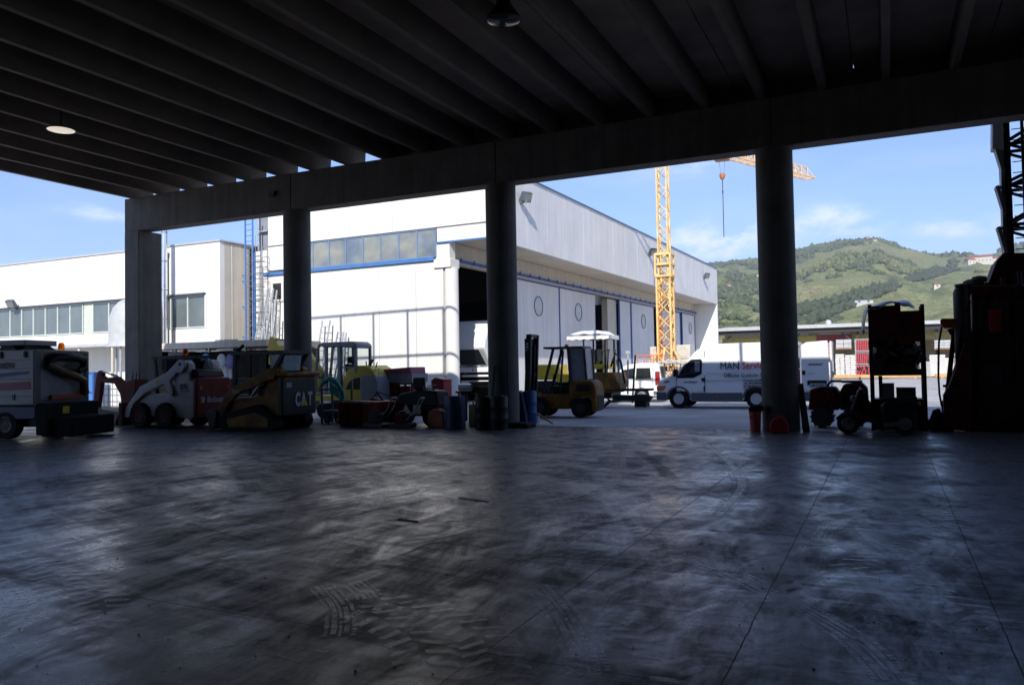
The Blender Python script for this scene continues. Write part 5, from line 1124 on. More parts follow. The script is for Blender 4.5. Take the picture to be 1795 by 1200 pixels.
# ---- tracked loader
CT = thing('tracked_loader', 'dark yellow tracked loader with a black rear door and big white letters, centre left', 'loader', (wy(487, 730, 16.3).x, 16.3, 0), 3)
for y_, nm in ((.08, 0), (1.35, 1)):
    t = MB(); pr_ = arc(-1.72, .25, .23, 90, 250, 8) + arc(-.18, .22, .2, -70, 30, 6) + arc(-.62, .58, .14, 30, 110, 5)
    t.prism(pr_, y_ - .18, y_ + .16)
    for i in range(17): x = -1.7 + i * .095; t.box(x, x + .05, y_ - .19, y_ + .17, -.0, .025)
    t.build('track', m_black, CT)
    MB().prism([(-1.6, .10), (-1.65, .32), (-.7, .5), (-.25, .35), (-.25, .12)], y_ - .192, y_ - .181).build('track_frame', m_yellow, CT)
MB().prism([(-1.85, .45), (-1.85, .78), (-.9, .92), (-.55, .95), (-.32, 1.70), (-.1, 1.72), (.0, 1.66), (.0, .42), (-.3, .30), (-.7, .62), (-1.5, .52)], .10, .36).prism(
    [(-1.85, .45), (-1.85, .78), (-.9, .92), (-.55, .95), (-.32, 1.70), (-.1, 1.72), (.0, 1.66), (.0, .42), (-.3, .30), (-.7, .62), (-1.5, .52)], 1.1, 1.36).box(-1.7, -.05, .35, 1.11, .4, .9).build('frame', m_yellow, CT, bevel=.03)
for y_ in (-.02, 1.34):
    arm = MB().prism([(-.02, 1.66), (-.30, 1.70), (-.75, 1.50), (-1.55, 1.18), (-1.95, .75), (-2.10, .32), (-1.90, .30), (-1.72, .70), (-1.40, .98), (-.70, 1.22), (-.45, 1.32), (-.1, 1.4)], y_, y_ + .14).build('lift_arm', m_yellow, CT, bevel=.02)
text('CAT', CT, m_offwhite, .13, (-1.52, -.026, 1.02), sx=.95, bold=.004)
MB().prism([(0.005, .40), (.005, 1.44), (.06, 1.50), (1.42, 1.50), (1.46, 1.40), (1.46, .40)], .0, .16, 'x').build('rear_door', m_blackpaint, CT, bevel=.03)
RDc = MB().box(.161, .17, .1, 1.4, 1.36, 1.44).build('rear_trim', m_yellow, CT); MB().box(-.05, .3, -.02, 1.48, 1.46, 1.58).build('rear_bumper', m_yellow, CT, bevel=.04)
text('C', RDc, m_offwhite, .50, (.175, .52, .66), right=(0, 1, 0), sx=.60, bold=.022); text('A', RDc, m_offwhite, .50, (.175, .78, .66), right=(0, 1, 0), sx=.60, bold=.022); text('T', RDc, m_offwhite, .50, (.175, 1.08, .66), right=(0, 1, 0), sx=.60, bold=.022)
MB().add([(.182, .75, .655), (.182, 1.07, .655), (.182, .91, .84)], [(0, 1, 2)]).build('yellow_triangle', m_brightyellow, RDc)
MB().box(.161, .168, .16, .38, 1.16, 1.30).build('info_plate', m_grey, CT)
cf = MB()
for y_ in (.2, 1.2): cf.bar((-1.62, y_, .9), (-1.62, y_, 2.12), .09).bar((-.55, y_, 1.0), (-.55, y_, 2.12), .10).bar((-1.1, y_, .95), (-1.1, y_, 2.12), .06).bar((-1.62, y_, 1.3), (-.55, y_, 1.2), .05)
cf.box(-1.75, .12, .14, 1.28, 2.08, 2.17).bar((-.4, .2, 1.5), (.06, .2, 2.1), .09).bar((-.4, 1.2, 1.5), (.06, 1.2, 2.1), .09); cf.build('cab_frame', m_blackpaint, CT)
gr = MB()
for i in range(16): gr.bar((-1.58 + i * .065, .2, 1.35), (-1.58 + i * .065, .2, 2.05), .008)
for i in range(11): gr.bar((-1.6, .2, 1.35 + i * .07), (-.6, .2, 1.35 + i * .07), .008)
gr.build('side_mesh', m_blackpaint, CT)
MB().prism([(-.42, 1.62), (-.45, 2.05), (.04, 2.04), (-.02, 1.62)], .24, .98).build('rear_window_film', M('pale_blue_film', (.30, .42, .48), .35, var=.3), CT)
MB().box(-1.2, -.85, .45, .9, 1.1, 1.25).box(-.9, -.76, .45, .9, 1.2, 1.8).build('seat', m_blackpaint, CT, bevel=.05)
MB().box(-1.80, -1.64, .3, .42, 1.95, 2.28).cyl((-1.7, .4, 2.2), (-1.5, .4, 2.35), .05).build('work_light', m_blackpaint, CT, bevel=.02)
MB().prism([(-2.28, .02), (-2.40, .5), (-2.1, .62), (-2.02, .5), (-2.1, .05)], -.1, 1.6).build('bucket', m_darksteel, CT, bevel=.02)
MB().cyl((-.9, .05, .95), (-.45, .05, 1.45), .045).build('lift_ram', m_steel, CT)

# ---- street sweeper at the left edge
SW = thing('street_sweeper', 'pale street sweeper with blue and pink stripes and an open rear full of hoses', 'sweeper', (gp(60, 770).x, gp(60, 770).y, 0), 16)
# local: rear face plane at x = 0 (faces +x), side plane y = 0 (faces -y), body runs to -x
MB().box(-3.4, -.0, .0, 1.9, .85, 2.26).build('body', m_offwhite, SW, bevel=.04)
sg = MB()
for z in (1.08, 1.28, 1.52, 1.78, 2.0): sg.box(-3.3, -.06, -.006, -.001, z, z + .012)
sg.build('panel_seams', m_greyplastic, SW)
MB().prism([(-3.2, 1.40), (-1.1, 1.56), (-.16, 1.66), (-.14, 1.72), (-.6, 1.70), (-3.2, 1.55)], -.012, -.001).build('blue_stripe', M('deep_blue_stripe', (.02, .06, .28), .5), SW); MB().prism([(-3.2, 1.18), (-.12, 1.26), (-.12, 1.46), (-3.2, 1.34)], -.012, -.001).build('pink_stripe', M('magenta_stripe', (.32, .06, .14), .5), SW)
text('DULEVO', SW, m_letb, .19, (-1.02, -.014, 1.81), sx=.62, bold=.004)
for x in (-.95, -.25): MB().box(x - .03, x + .03, -.04, -.001, 2.06, 2.22).build('latch', m_blackpaint, SW)
MB().box(-.62, -.56, -.02, -.001, 1.0, 1.14).build('small_plate', m_navy, SW)
MB().box(-1.8, -.35, .1, 1.2, 2.38, 2.52).build('roof_box', m_grey, SW, bevel=.02); MB().prism([(-1.4, 2.262), (-1.2, 2.38), (-.9, 2.38), (-.75, 2.262)], .3, 1.0).prism([(-.62, 2.262), (-.5, 2.38), (-.40, 2.38), (-.2, 2.262)], .3, 1.0).build('roof_mount', m_blackpaint, SW)
MB().box(-3.45, .02, .02, 1.88, .50, .84).build('skirt', m_navy, SW, bevel=.03)
# open rear: recess frame, hoses
MB().box(.0, .05, .0, .16, .85, 2.24).box(.0, .05, 1.78, 1.9, .85, 2.24).box(.0, .05, .161, 1.779, 2.16, 2.24).box(.0, .05, .161, 1.779, .85, 1.0).build('rear_frame', m_greyplastic, SW); MB().box(.001, .012, .17, 1.77, 1.01, 2.15).build('rear_panel', m_grey, SW)
MB().tube([(.10, .35, 1.95), (.16, .5, 2.08), (.18, 1.0, 2.10), (.18, 1.5, 2.02), (.15, 1.6, 1.8), (.12, 1.35, 1.72)], .12, n=10).build('suction_hose', m_blackpaint, SW)
MB().tube([(.10, .3, 1.9), (.16, .7, 1.72), (.2, 1.1, 1.6), (.2, 1.5, 1.45), (.15, 1.62, 1.1)], .11, n=10).build('brown_hose', M('brown_hose', (.10, .05, .02), .6), SW)
MB().box(.05, .12, .45, 1.6, .98, 1.1).build('orange_bar', M('dull_orange', (.35, .07, .02), .6), SW)
MB().cyl((.1, .95, 1.8), (.3, 1.15, 1.82), .09).build('pipe_end', m_steel, SW)
MB().lathe([(.075, 0), (.08, .03), (.075, .15), (.05, .19), (.001, .2)], c=(-.1, 1.05, 2.27), n=14).build('beacon', m_beacon, SW)
MB().prism([(.02, .9), (.02, .10), (1.9, .10), (1.9, .9)], .02, .35, 'x').build('rear_skirt', m_black, SW, bevel=.02); MB().box(.05, .95, .15, 1.75, .05, .55).build('rear_brush_box', m_black, SW, bevel=.04)
MB().box(.351, .36, .55, .78, .62, .80).build('yellow_sign', m_brightyellow, SW)
for x_ in (-.85, -2.7): wheel(SW, x_, .14, .36, .26, m_darksteel, side=-1); wheel(SW, x_, 1.7, .36, .26, m_darksteel, side=1)
MB().box(-3.4, -.1, .2, 1.6, .3, .5).build('chassis', m_blackpaint, SW)
MB().box(-4.8, -3.42, .05, 1.85, .4, 2.2).build('driver_cab', m_offwhite, SW, bevel=.15, seg=3); MB().box(-4.82, -4.79, .2, 1.7, 1.2, 2.0).box(-4.6, -3.7, .03, .048, 1.2, 2.0).build('cab_window', m_carglass, SW)

# ---- red digger arm attachment with an IBC tote behind
yA = 17.2
def at2(px, py, y=yA): p = wy(px, py, y); return (p.x, p.z)
DA = thing('red_digger_arm', 'folded red digger arm attachment standing between sweeper and loader', 'digger arm', (at2(200, 740)[0], yA, 0))
def dl(px, py): q = at2(px, py); return (q[0] - DA.location.x, q[1])
MB().prism([dl(165, 716), dl(172, 655), dl(176, 649), dl(182, 655), dl(180, 672), dl(174, 716)], -.06, .08).build('dipper', m_darkred, DA, bevel=.01)
MB().prism([dl(176, 655), dl(186, 662), dl(207, 660), dl(216, 668), dl(226, 690), dl(228, 722), dl(219, 722), dl(214, 690), dl(204, 672), dl(182, 670)], -.08, .10).build('boom', m_darkred, DA, bevel=.01)
a0, a1, a2 = dl(180, 651), dl(196, 656), dl(206, 660); MB().cyl((a0[0], 0, a0[1]), (a1[0], 0, a1[1]), .025).cyl((a1[0], 0, a1[1]), (a2[0], 0, a2[1]), .045).build('ram', m_steel, DA)
a0 = dl(228, 690); MB().prism([dl(226, 725), dl(222, 690), dl(232, 668), dl(246, 664), dl(250, 725)], -.2, .3).build('mount', m_darkred, DA, bevel=.02)
for px in (229, 235, 241): a0, a1 = dl(px, 672), dl(px + 2, 655); MB().cyl((a0[0], .05, a0[1]), (a1[0], .05, a1[1]), .018).lathe([(.001, 0), (.03, .01), (.001, .05)], c=(a1[0], .05, a1[1]), n=8).build('lever', m_blackpaint, DA)
MB().prism([dl(168, 712), dl(160, 738), dl(172, 752), dl(210, 752), dl(222, 722)], -.25, .3).build('bucket', m_darksteel, DA, bevel=.02)
ib = wy(190, 712, 24.0)
IB = thing('ibc_tote', 'white plastic liquid tote in a wire cage, sunlit beyond the digger arm', 'tote', (ib.x, 24.0, -.03), 8)
MB().box(-.72, .72, 0, 1.0, .16, 1.22).build('tank', M('translucent_white_plastic', (.72, .74, .74), .4), IB, bevel=.08)
q = MB()
for i in range(7): q.cyl((-.74 + i * .2467, -.02, .14), (-.74 + i * .2467, -.02, 1.25), .012, n=5)
for z in (.15, .42, .7, .98, 1.25): q.cyl((-.75, -.02, z), (.75, -.02, z), .012, n=5).cyl((.76, -.02, z), (.76, 1.02, z), .012, n=5)
for i in range(5): q.cyl((.76, i * .25, .14), (.76, i * .25, 1.25), .012, n=5)
q.build('cage', m_steel, IB); MB().box(-.74, .74, -.02, 1.02, 0, .10).build('pallet', m_steel, IB); MB().lathe([(.12, 1.22), (.12, 1.27), (.001, 1.27)], c=(0, .5, 0), n=16).build('cap', m_black, IB)
bp_ = wy(165, 665, 23.0); o = MB().box(-.5, .05, 0, .3, 0, 1.75).build('blue_cabinet', m_blue, loc=(bp_.x - .1, 23.0, -.03), bevel=.02); tag(o, 'bright blue metal cabinet peeking out behind the sweeper', 'cabinet')
MB().box(-.44, .0, -.012, -.001, .1, .8).box(-.44, .0, -.012, -.001, .9, 1.65).build('door', m_blue2, o)

# ================================================================== workshop shelter (left, behind the loaders)
yS = 23.5
def S2(px, py, y=yS): p = wy(px, py, y); return p
x0s, x1s = S2(255, 596).x, S2(475, 600).x
SH = thing('workshop_shelter', 'low open-fronted workshop shelter with a beige roof edge, behind the loaders', 'shelter', (x0s, yS, -.03)); Ws = x1s - x0s
MB().box(0, Ws, -.3, 3.0, 2.62, 2.88).build('roof', m_beige, SH, bevel=.02)
MB().box(0, Ws, 2.7, 2.9, 0, 2.6).box(0, .1, 0, 2.69, 0, 2.6).box(Ws - .1, Ws, 0, 2.69, 0, 2.6).build('wall', m_dark, SH)
for px0, px1 in ((322, 369), (388, 435)): a, b = S2(px0, 606.5).x - x0s, S2(px1, 606.5).x - x0s; MB().box(a, b, -.25, -.15, 2.50, 2.585).build('light_tube', m_beige, SH)
for px in (316, 375, 438): a = S2(px, 606).x - x0s; MB().box(a - .04, a + .04, -.28, -.2, 2.45, 2.61).build('bracket', m_steel, SH)
q = MB()
for z in (.7, 1.35): q.box(2.6, Ws - .3, .2, .8, z, z + .05)
for x in (2.6, 4.0, Ws - .35): q.box(x, x + .05, .2, .8, 0, 1.9)
q.build('shelving', m_darksteel, SH)
for px, py, c, lb, mm in ((360.5, 632, 'blue', 'round blue lid hanging in the workshop shelter, left of the white one', m_blue2), (388, 633, 'white', 'round white lid hanging in the shelter between blue and violet', m_offwhite), (404, 633, 'violet', 'round violet lid hanging rightmost in the workshop shelter', M('violet_plastic', (.10, .10, .30), .5))):
    p = S2(px, py, 23.35); o = MB().lathe([(.001, -.03), (.20, -.03), (.25, 0), (.24, .03), (.001, .06)], n=24, axis='y').build('round_lid', mm, loc=(p.x, 23.35, p.z)); o.scale = (1.0, 1, 1.22); tag(o, lb, 'lid', 'round lids hung in the shelter')
    MB().cyl((0, 0, .24), (0, 0, (2.62 - p.z) / 1.22 - .02), .008, n=5).build('cord', m_blackpaint, o)
p = S2(396, 668, 23.6); o = MB().box(-.28, .28, 0, .5, 0, .52).box(-.02, .02, -.012, .0, .05, .47).build('white_box', m_offwhite, loc=(p.x, 23.65, 1.355)); tag(o, 'white plastic box on the shelter shelf under the white lid', 'box')
p = S2(395, 594, 24.2); q = MB()
for i in range(8): q.tube([(-.6 + .16 * i, 0, .02), (-.5 + .16 * i, 0, .10), (-.42 + .16 * i, 0, .03)], .02, n=6)
q.box(-.6, .75, -.03, .03, 0, .03); o = q.build('scrap_chain', m_darksteel, loc=(p.x, 24.2, 2.86)); tag(o, 'dark scrap track chain lying on the shelter roof', 'chain')

# ================================================================== row of small things between the second and third pillar
def P(px, py, y): p = wy(px, py, y); return p
# teal hoses over a dark stand
hp = P(580, 735, 19.0); HS = thing('hose_stand', 'dark stand loaded with coiled teal hoses beside the tracked loader', 'hose stand', (hp.x, 19.0, 0))
q = MB(); q.box(-.40, .42, 0, .06, 1.0, 1.06)
for x in (-.38, .36): q.box(x, x + .05, 0, .05, 0, 1.0).box(x, x + .05, .5, .55, 0, 1.0)
q.box(-.38, .41, .0, .55, .35, .40); q.build('frame', m_darksteel, HS)
for j in range(4):
    pts_ = [(-.36 + .05 * j, .02, 1.15 + .03 * j), (-.2, -.05 - .02 * j, 1.36 - .05 * j), (.05, -.06, 1.30 + .03 * j), (.28, -.04 * j, 1.16 + .05 * j), (.40 + .02 * j, .0, .95), (.38, .04 * j, .72), (.30, .02, 1.0 - .06 * j), (0, .0, 1.18 - .06 * j)]
    MB().tube([tuple(v) for v in pts_], .055, n=8).build('hose_coil', m_teal, HS)
o = wheel(HS, -.2, .1, .13, .08); o = wheel(HS, .2, .1, .13, .08)
# big red skip box
sp = P(592, 746, 18.2); sw_ = P(662, 740, 18.2).x - sp.x; SK = thing('red_skip', 'dark red steel skip box with a rubbed pale upper edge', 'skip', (sp.x, 18.2, 0))
MB().prism([(0.04, .06), (-.0, .70), (sw_, .70), (sw_ - .08, .06)], 0, .9).build('box', m_red, SK, bevel=.015); MB().box(.22, sw_ - .25, -.03, .0, .66, .72).build('edge_bar', m_steel, SK); MB().box(.1, .25, 0, .9, 0, .05).box(sw_ - .3, sw_ - .15, 0, .9, 0, .05).build('runner', m_blackpaint, SK)
for x in (.35, .8): MB().box(x, x + .04, -.02, -.001, .08, .64).build('rib', m_darkred, SK)
# tank-like ride-on machine (dark) with seat
em = P(720, 748, 18.6); EM = thing('trench_machine', 'dark wheeled trenching machine with an upright seat, among small clutter', 'machine', (em.x, 18.6, 0))
MB().box(-1.0, .95, .1, .9, .28, .55).prism([(-1.05, .3), (-1.1, .5), (-.6, .72), (-.5, .3)], .2, .8).build('chassis', m_darkred, EM, bevel=.03)
MB().prism([(-.55, .55), (-.5, .90), (.2, 1.02), (.75, .98), (.8, .55)], .15, .85).build('engine_cover', m_blackpaint, EM, bevel=.05)
MB().box(-.05, .30, .3, .75, .98, 1.06).box(-.12, .26, .3, .42, 1.03, 1.36).build('seat', m_blackpaint, EM, bevel=.05)
MB().cyl((.55, .4, .95), (.48, .4, 1.12), .02).lathe([(.12, -.01), (.13, 0), (.12, .01)], c=(.48, .4, 1.13), n=14).build('steering_wheel', m_blackpaint, EM)
for i in range(5): MB().cyl((.35 + i * .07, .2, .95), (.33 + i * .07, .15, 1.12 + .02 * (i % 2)), .012, n=5).build('lever', m_steel, EM)
for x in (-.75, .65): wheel(EM, x, .06, .26, .2, m_darksteel); wheel(EM, x, .94, .26, .2, m_darksteel, side=1)
MB().bar((-1.7, .5, .72), (-.9, .5, .62), .12).cyl((-1.35, .3, .95), (-1.0, .3, .55), .03).tube([(-1.6, .4, .75), (-1.3, .3, .95), (-.8, .3, .8)], .02).build('trencher_boom', m_darksteel, EM)
MB().prism([(-.3, .30), (-.15, .62), (.1, .30)], -.02, .05).box(.1, .35, -.03, .02, .35, .6).build('guard_plate', m_steel, EM)
# plate compactors / small motors in front of it
for i, (px, lb) in enumerate(((645, 'small plate compactor beside the red skip'), (690, 'small plate compactor in front of the trench machine'))):
    p = P(px + 15, 748, 18.0); t = thing('plate_compactor', lb, 'compactor', (p.x, 18.0, 0), 10 * i, 'plate compactors by the skip')
    MB().prism([(-.35, .10), (-.30, .02), (.30, .02), (.36, .10), (.3, .14), (-.3, .14)], -.2, .2).build('base_plate', m_darksteel, t); MB().box(-.18, .16, -.15, .15, .14, .40).build('motor', m_darkred if i else m_blackpaint, t, bevel=.03); MB().lathe([(.10, .40), (.10, .46), (.001, .47)], n=14).build('air_filter', m_blackpaint, t)
    MB().tube([(.15, -.12, .2), (.45, -.14, .5), (.6, -.14, .82)], .018).tube([(.15, .12, .2), (.45, .14, .5), (.6, .14, .82)], .018).cyl((.6, -.14, .82), (.6, .14, .82), .018).build('handle', m_steel, t)
# red crates and magenta container behind
cp_ = P(690, 705, 22.2); RS = thing('red_crate_shelf', 'red frame shelf with crates below a magenta bin, behind the trench machine', 'shelf', (P(662, 705, 22.2).x, 22.2, -.03)); Wr = P(722, 705, 22.2).x - P(662, 705, 22.2).x
q = MB()
for i in range(6): q.box(Wr * i / 5 - .03, Wr * i / 5 + .03, 0, .06, 0, 1.15)
for z in (.3, .72, 1.12): q.box(0, Wr, -.01, .9, z, z + .05)
q.build('frame', m_darkred, RS)
MB().box(.08, Wr * .9, .1, .8, .78, 1.05).box(.1, Wr * .8, .1, .8, .36, .66).build('crates', m_red, RS)
mg = MB().prism([(-.05, 1.20), (-.1, 1.62), (Wr - .05, 1.70), (Wr, 1.20)], .0, .95).build('magenta_bin', M('magenta_plastic', (.32, .05, .12), .5, var=.2), loc=(RS.location.x, 22.2, -.03), bevel=.03); tag(mg, 'faded magenta plastic bin on top of the red shelf', 'bin')
MB().box(Wr * .35, Wr * 1.02, -.02, .98, 1.19, 1.48).build('grey_label_band', m_grey, mg)
# red tool cabinet and orange box, blue drum, black drums
tc_ = P(768, 710, 20.6); TC = MB().box(-.24, .20, 0, .5, .02, 1.25).prism([(-.28, 1.25), (-.1, 1.36), (.22, 1.30), (.22, 1.25)], 0, .5).build('red_tool_cabinet', M('bright_red_cabinet', (.50, .03, .05), .45, var=.2), loc=(tc_.x, 20.6, -.03), bevel=.015); tag(TC, 'upright bright red tool cabinet right of the trench machine', 'cabinet')
for z in (.35, .6, .8, 1.0): MB().box(-.2, .16, -.02, -.001, z, z + .012).build('drawer_gap', m_blackpaint, TC)
ob = P(762, 748, 18.3); o = MB().prism([(-.28, 0), (-.24, .42), (-.05, .52), (.22, .44), (.26, 0)], 0, .4).build('orange_case', M('dull_orange_case', (.40, .09, .02), .55, var=.3), loc=(ob.x, 18.35, 0), bevel=.03); tag(o, 'dull orange case on the floor beside the black drums', 'case')
MB().tube([(-.1, .2, .5), (-.05, .2, .6), (.1, .2, .6), (.14, .2, .48)], .02).build('handle', m_blackpaint, o)
def drum(px, pyb, y, r, h, mat, label, name='oil_drum', cat='drum', grp='drums beside the third pillar', bung=True):
    p = P(px, pyb, y); t = MB(); t.lathe([(r * .97, 0), (r, .01), (r, h * .32), (r * 1.035, h * .335), (r, h * .35), (r, h * .65), (r * 1.035, h * .665), (r, h * .68), (r, h - .02), (r * .97, h), (r * .93, h), (r * .92, h - .02), (.001, h - .02)], n=28)
    o = t.build(name, mat, loc=(p.x, y, 0)); tag(o, label, cat, grp)
    if bung: MB().cyl((r * .5, 0, h - .02), (r * .5, 0, h + .02), .04).build('bung', m_steel, o)
    return o
drum(798, 750, 18.3, .28, .86, m_navy, 'dark blue drum with a shiny rim, leftmost of the dark drums'); drum(849, 750, 18.25, .235, .84, m_blackpaint, 'black drum left of the third pillar, middle of the dark drums'); drum(875, 750, 18.2, .235, .86, m_blackpaint, 'black drum directly in front of the third pillar')
yc = P(826, 745, 18.9); o = MB().box(-.12, .12, 0, .25, 0, .62).build('yellow_canister', M('dull_yellow_plastic', (.35, .30, .08), .5), loc=(yc.x, 18.95, 0), bevel=.04); tag(o, 'dull yellow plastic canister between two dark drums', 'canister'); MB().cyl((0, .1, .62), (0, .1, .67), .03).build('cap', m_black, o)
tb = P(838, 730, 20.4); TB = thing('work_table', 'small table loaded with a cardboard box beside the third pillar', 'table', (tb.x - .2, 20.4, 0)); MB().box(-.55, .55, 0, .6, .86, .92).build('table_top', m_darksteel, TB)
for x in (-.5, .45):
    for y in (.05, .5): MB().box(x, x + .05, y, y + .05, 0, .86).build('leg', m_darksteel, TB)
cb_ = P(841, 690, 20.5); o = MB().box(-.36, .30, 0, .4, 0, .28).build('cardboard_box', m_card, loc=(cb_.x, 20.5, .92), bevel=.01); tag(o, 'brown cardboard box on the small table by the third pillar', 'box'); MB().box(-.36, .30, -.004, -.001, .12, .15).build('tape', m_beige, o)
o = MB().lathe([(.10, -.2), (.11, -.19), (.11, .19), (.10, .2)], n=16, axis='x').build('metal_cylinder', m_alu, loc=(P(828, 698, 20.2).x, 20.15, 1.03 - 0.0)); tag(o, 'shiny metal cylinder lying on the table edge', 'cylinder'); o.location.y = 20.5 - .12; o.location.z = .92 + .112; o.location.x = P(823, 698, 20.4).x - .12
# tools leaning against the third pillar
for px0, py0, px1, py1, r, m, lb in ((858, 720, 866, 652, .03, m_blackpaint, 'dark pole leaning against the left of the third pillar'),):
    a, b = P(px0, py0, 18.6), P(px1, py1, 19.0); o = MB().cyl((0, 0, 0), (b.x - a.x, .38, 1.65), r).build('leaning_pole', m, loc=(a.x, 18.65, 0)); tag(o, lb, 'pole')
# right of the third pillar
bb = drum(929, 738, 20.3, .20, .92, m_blue, 'bright blue drum right of the third pillar', grp='drums beside the third pillar', bung=True)
text('oil', bb, m_red, .18, (-.09, -.203, .38), sx=1.0, name='red_mark')
dk = P(912, 740, 19.9); o = MB().prism([(-.12, 0), (-.14, .95), (.02, .90), (.14, .3), (.16, 0)], 0, .3).build('navy_wedge', m_navy, loc=(dk.x, 19.95, 0), bevel=.02); tag(o, 'narrow dark blue steel box wedged between pillar and blue drum', 'box')
wb = P(941, 738, 20.6); o = MB().lathe([(.11, 0), (.14, .26), (.15, .27), (.12, .27), (.11, .25), (.001, .25)], n=20).build('white_bucket', m_offwhite, loc=(wb.x, 20.5, 0)); tag(o, 'small white bucket beside the blue drum', 'bucket'); MB().tube([(-.13, 0, .25), (-.08, -.13, .18), (.08, -.13, .18), (.13, 0, .25)], .006, n=5).build('handle', m_steel, o)
a, b = P(938, 722, 20.7), P(960, 732, 20.3); o = MB().bar((0, 0, .38), (.75, -.25, .02), .04).build('wooden_stick', m_wood, loc=(a.x, 20.45, 0)); tag(o, 'grey wooden stick leaning from the blue drum to the floor', 'stick')
o = MB().box(-.55, .4, -.25, .35, 0, .10).build('rubber_mat', m_black, loc=(P(905, 746, 19.2).x + .15, 18.95, 0), bevel=.03); tag(o, 'black rubber block on the floor at the foot of the third pillar', 'block')
MB().box(-.5, .35, -.2, .3, .101, .13).build('top_pad', m_blackpaint, o)

# ================================================================== things round the fourth pillar
pb_ = P(1326, 755, 19.1); o = MB().lathe([(.115, 0), (.14, .44), (.15, .45), (.15, .47), (.12, .47), (.11, .45), (.001, .45)], n=24).build('pink_bucket', m_pinkred, loc=(pb_.x - .02, 19.1, 0)); tag(o, 'tall pinkish red bucket under a black lid, left of the fourth pillar', 'bucket')
MB().tube([(-.14, 0, .44), (-.1, -.15, .34), (.1, -.15, .34), (.14, 0, .44)], .008, n=5).build('handle', m_steel, o)
o = MB().prism([(-.16, 0), (-.12, .10), (-.05, .15), (.1, .16), (.17, .12), (.16, 0)], -.15, .15).build('black_bag', m_black, loc=(pb_.x, 19.1, .475), bevel=.03); tag(o, 'black crumpled bag lying on the pink bucket', 'bag')
rp = P(1366, 760, 18.75); RP = MB().prism([(-.20, 0), (-.21, .18), (-.15, .30), (-.04, .37), (.04, .38), (.14, .31), (.20, .18), (.20, 0)], 0, .16).build('red_case', m_red, loc=(rp.x, 18.75, 0), bevel=.03); tag(RP, 'red rounded case on the floor before the fourth pillar', 'case')
MB().tube([(-.05, .08, .37), (-.04, .08, .42), (.04, .08, .42), (.05, .08, .37)], .012, n=6).build('handle', m_red, RP)
a = P(1411, 757, 19.2); o = MB().prism([(-.06, 0), (.10, 0), (-.03, 1.12), (-.16, 1.10)], 0, .05).build('leaning_plank', M('grey_plank', (.16, .15, .14), .8, var=.3), loc=(a.x, 19.3, 0)); o.rotation_euler = (R(-6), 0, 0); tag(o, 'grey plank leaning right of the fourth pillar', 'plank')
# dark red tiller / compactor
ct = P(1465, 738, 20.6); CM = thing('trench_roller', 'dark red twin-drum trench roller right of the fourth pillar', 'roller', (ct.x, 20.6, 0))
for x in (-.32, .42):
    q = MB(); q.lathe([(.24, -.4), (.25, -.38), (.25, .38), (.24, .4)], c=(x, .45, .25), n=22, axis='y')
    for i in range(14):
        for k in range(5): a_ = 2 * math.pi * i / 14; q.box(x + .25 * math.cos(a_) - .025, x + .25 * math.cos(a_) + .025, .08 + k * .17, .17 + k * .17, .25 + .25 * math.sin(a_) - .025, .25 + .25 * math.sin(a_) + .025)
    q.build('drum', m_darksteel, CM)
MB().prism([(-.62, .42), (-.58, .92), (-.30, 1.0), (.0, .98), (.08, .85), (.08, .42)], .05, .85).build('front_body', m_darkred, CM, bevel=.04); MB().prism([(.10, .42), (.10, .86), (.2, 1.05), (.6, 1.08), (.72, .95), (.74, .42)], .05, .85).build('rear_body', m_darkred, CM, bevel=.04)
MB().box(.15, .6, .1, .8, 1.08, 1.13).tube([(-.2, .3, .98), (-.1, .3, 1.12), (.15, .3, 1.12)], .03).build('hood_rail', m_blackpaint, CM)
# scooter
sc0 = P(1487, 742, 18.9); ST = thing('scooter', 'dark motor scooter parked in front of the rack stand', 'scooter', (sc0.x, 18.9, 0), 4)
wheel(ST, 0, 0, .235, .09, m_steel, rimr=.6); wheel(ST, 1.12, 0, .235, .10, m_steel, rimr=.6)
MB().bar((.0, -.07, .24), (.17, -.07, .62), .035).bar((.0, .07, .24), (.17, .07, .62), .035).cyl((.15, 0, .58), (.28, 0, .98), .03).build('fork', m_darksteel, ST)
MB().prism([(-.27, .34), (-.12, .47), (.12, .42), (.16, .36), (-.05, .40), (-.20, .30)], -.06, .06).build('front_mudguard', m_blackpaint, ST, bevel=.02)
MB().prism([(.05, .52), (.22, .98), (.34, 1.0), (.36, .80), (.32, .32), (.72, .26), (.74, .34), (.40, .40), (.30, .44)], -.17, .17).build('front_shield', m_blackpaint, ST, bevel=.04)
MB().prism([(.68, .28), (.66, .62), (.74, .70), (1.30, .74), (1.42, .66), (1.22, .46), (.95, .36)], -.15, .15).build('rear_fairing', m_blackpaint, ST, bevel=.05)
MB().prism([(.66, .71), (.68, .80), (1.05, .80), (1.36, .84), (1.38, .76)], -.13, .13).build('seat', m_black, ST, bevel=.03)
MB().cyl((.29, -.32, .98), (.25, 0, 1.02), .018).cyl((.25, 0, 1.02), (.29, .32, .98), .018).build('handlebar', m_blackpaint, ST)
for s_ in (-1, 1): MB().cyl((.28, .25 * s_, .99), (.26, .28 * s_, 1.16), .010, n=6).lathe([(.001, -.01), (.06, 0), (.001, .012)], c=(.26, .28 * s_, 1.22), n=16, axis='x').build('mirror', m_blackpaint, ST)
MB().box(-.02 + .08, .16, -.08, .08, .72, .84).build('headlight', m_window, ST, bevel=.02); MB().box(1.40, 1.44, -.08, .08, .62, .70).build('tail_light', m_orange, ST, bevel=.01); MB().cyl((.7, -.19, .2), (1.2, -.19, .28), .05).build('exhaust', m_steel, ST)
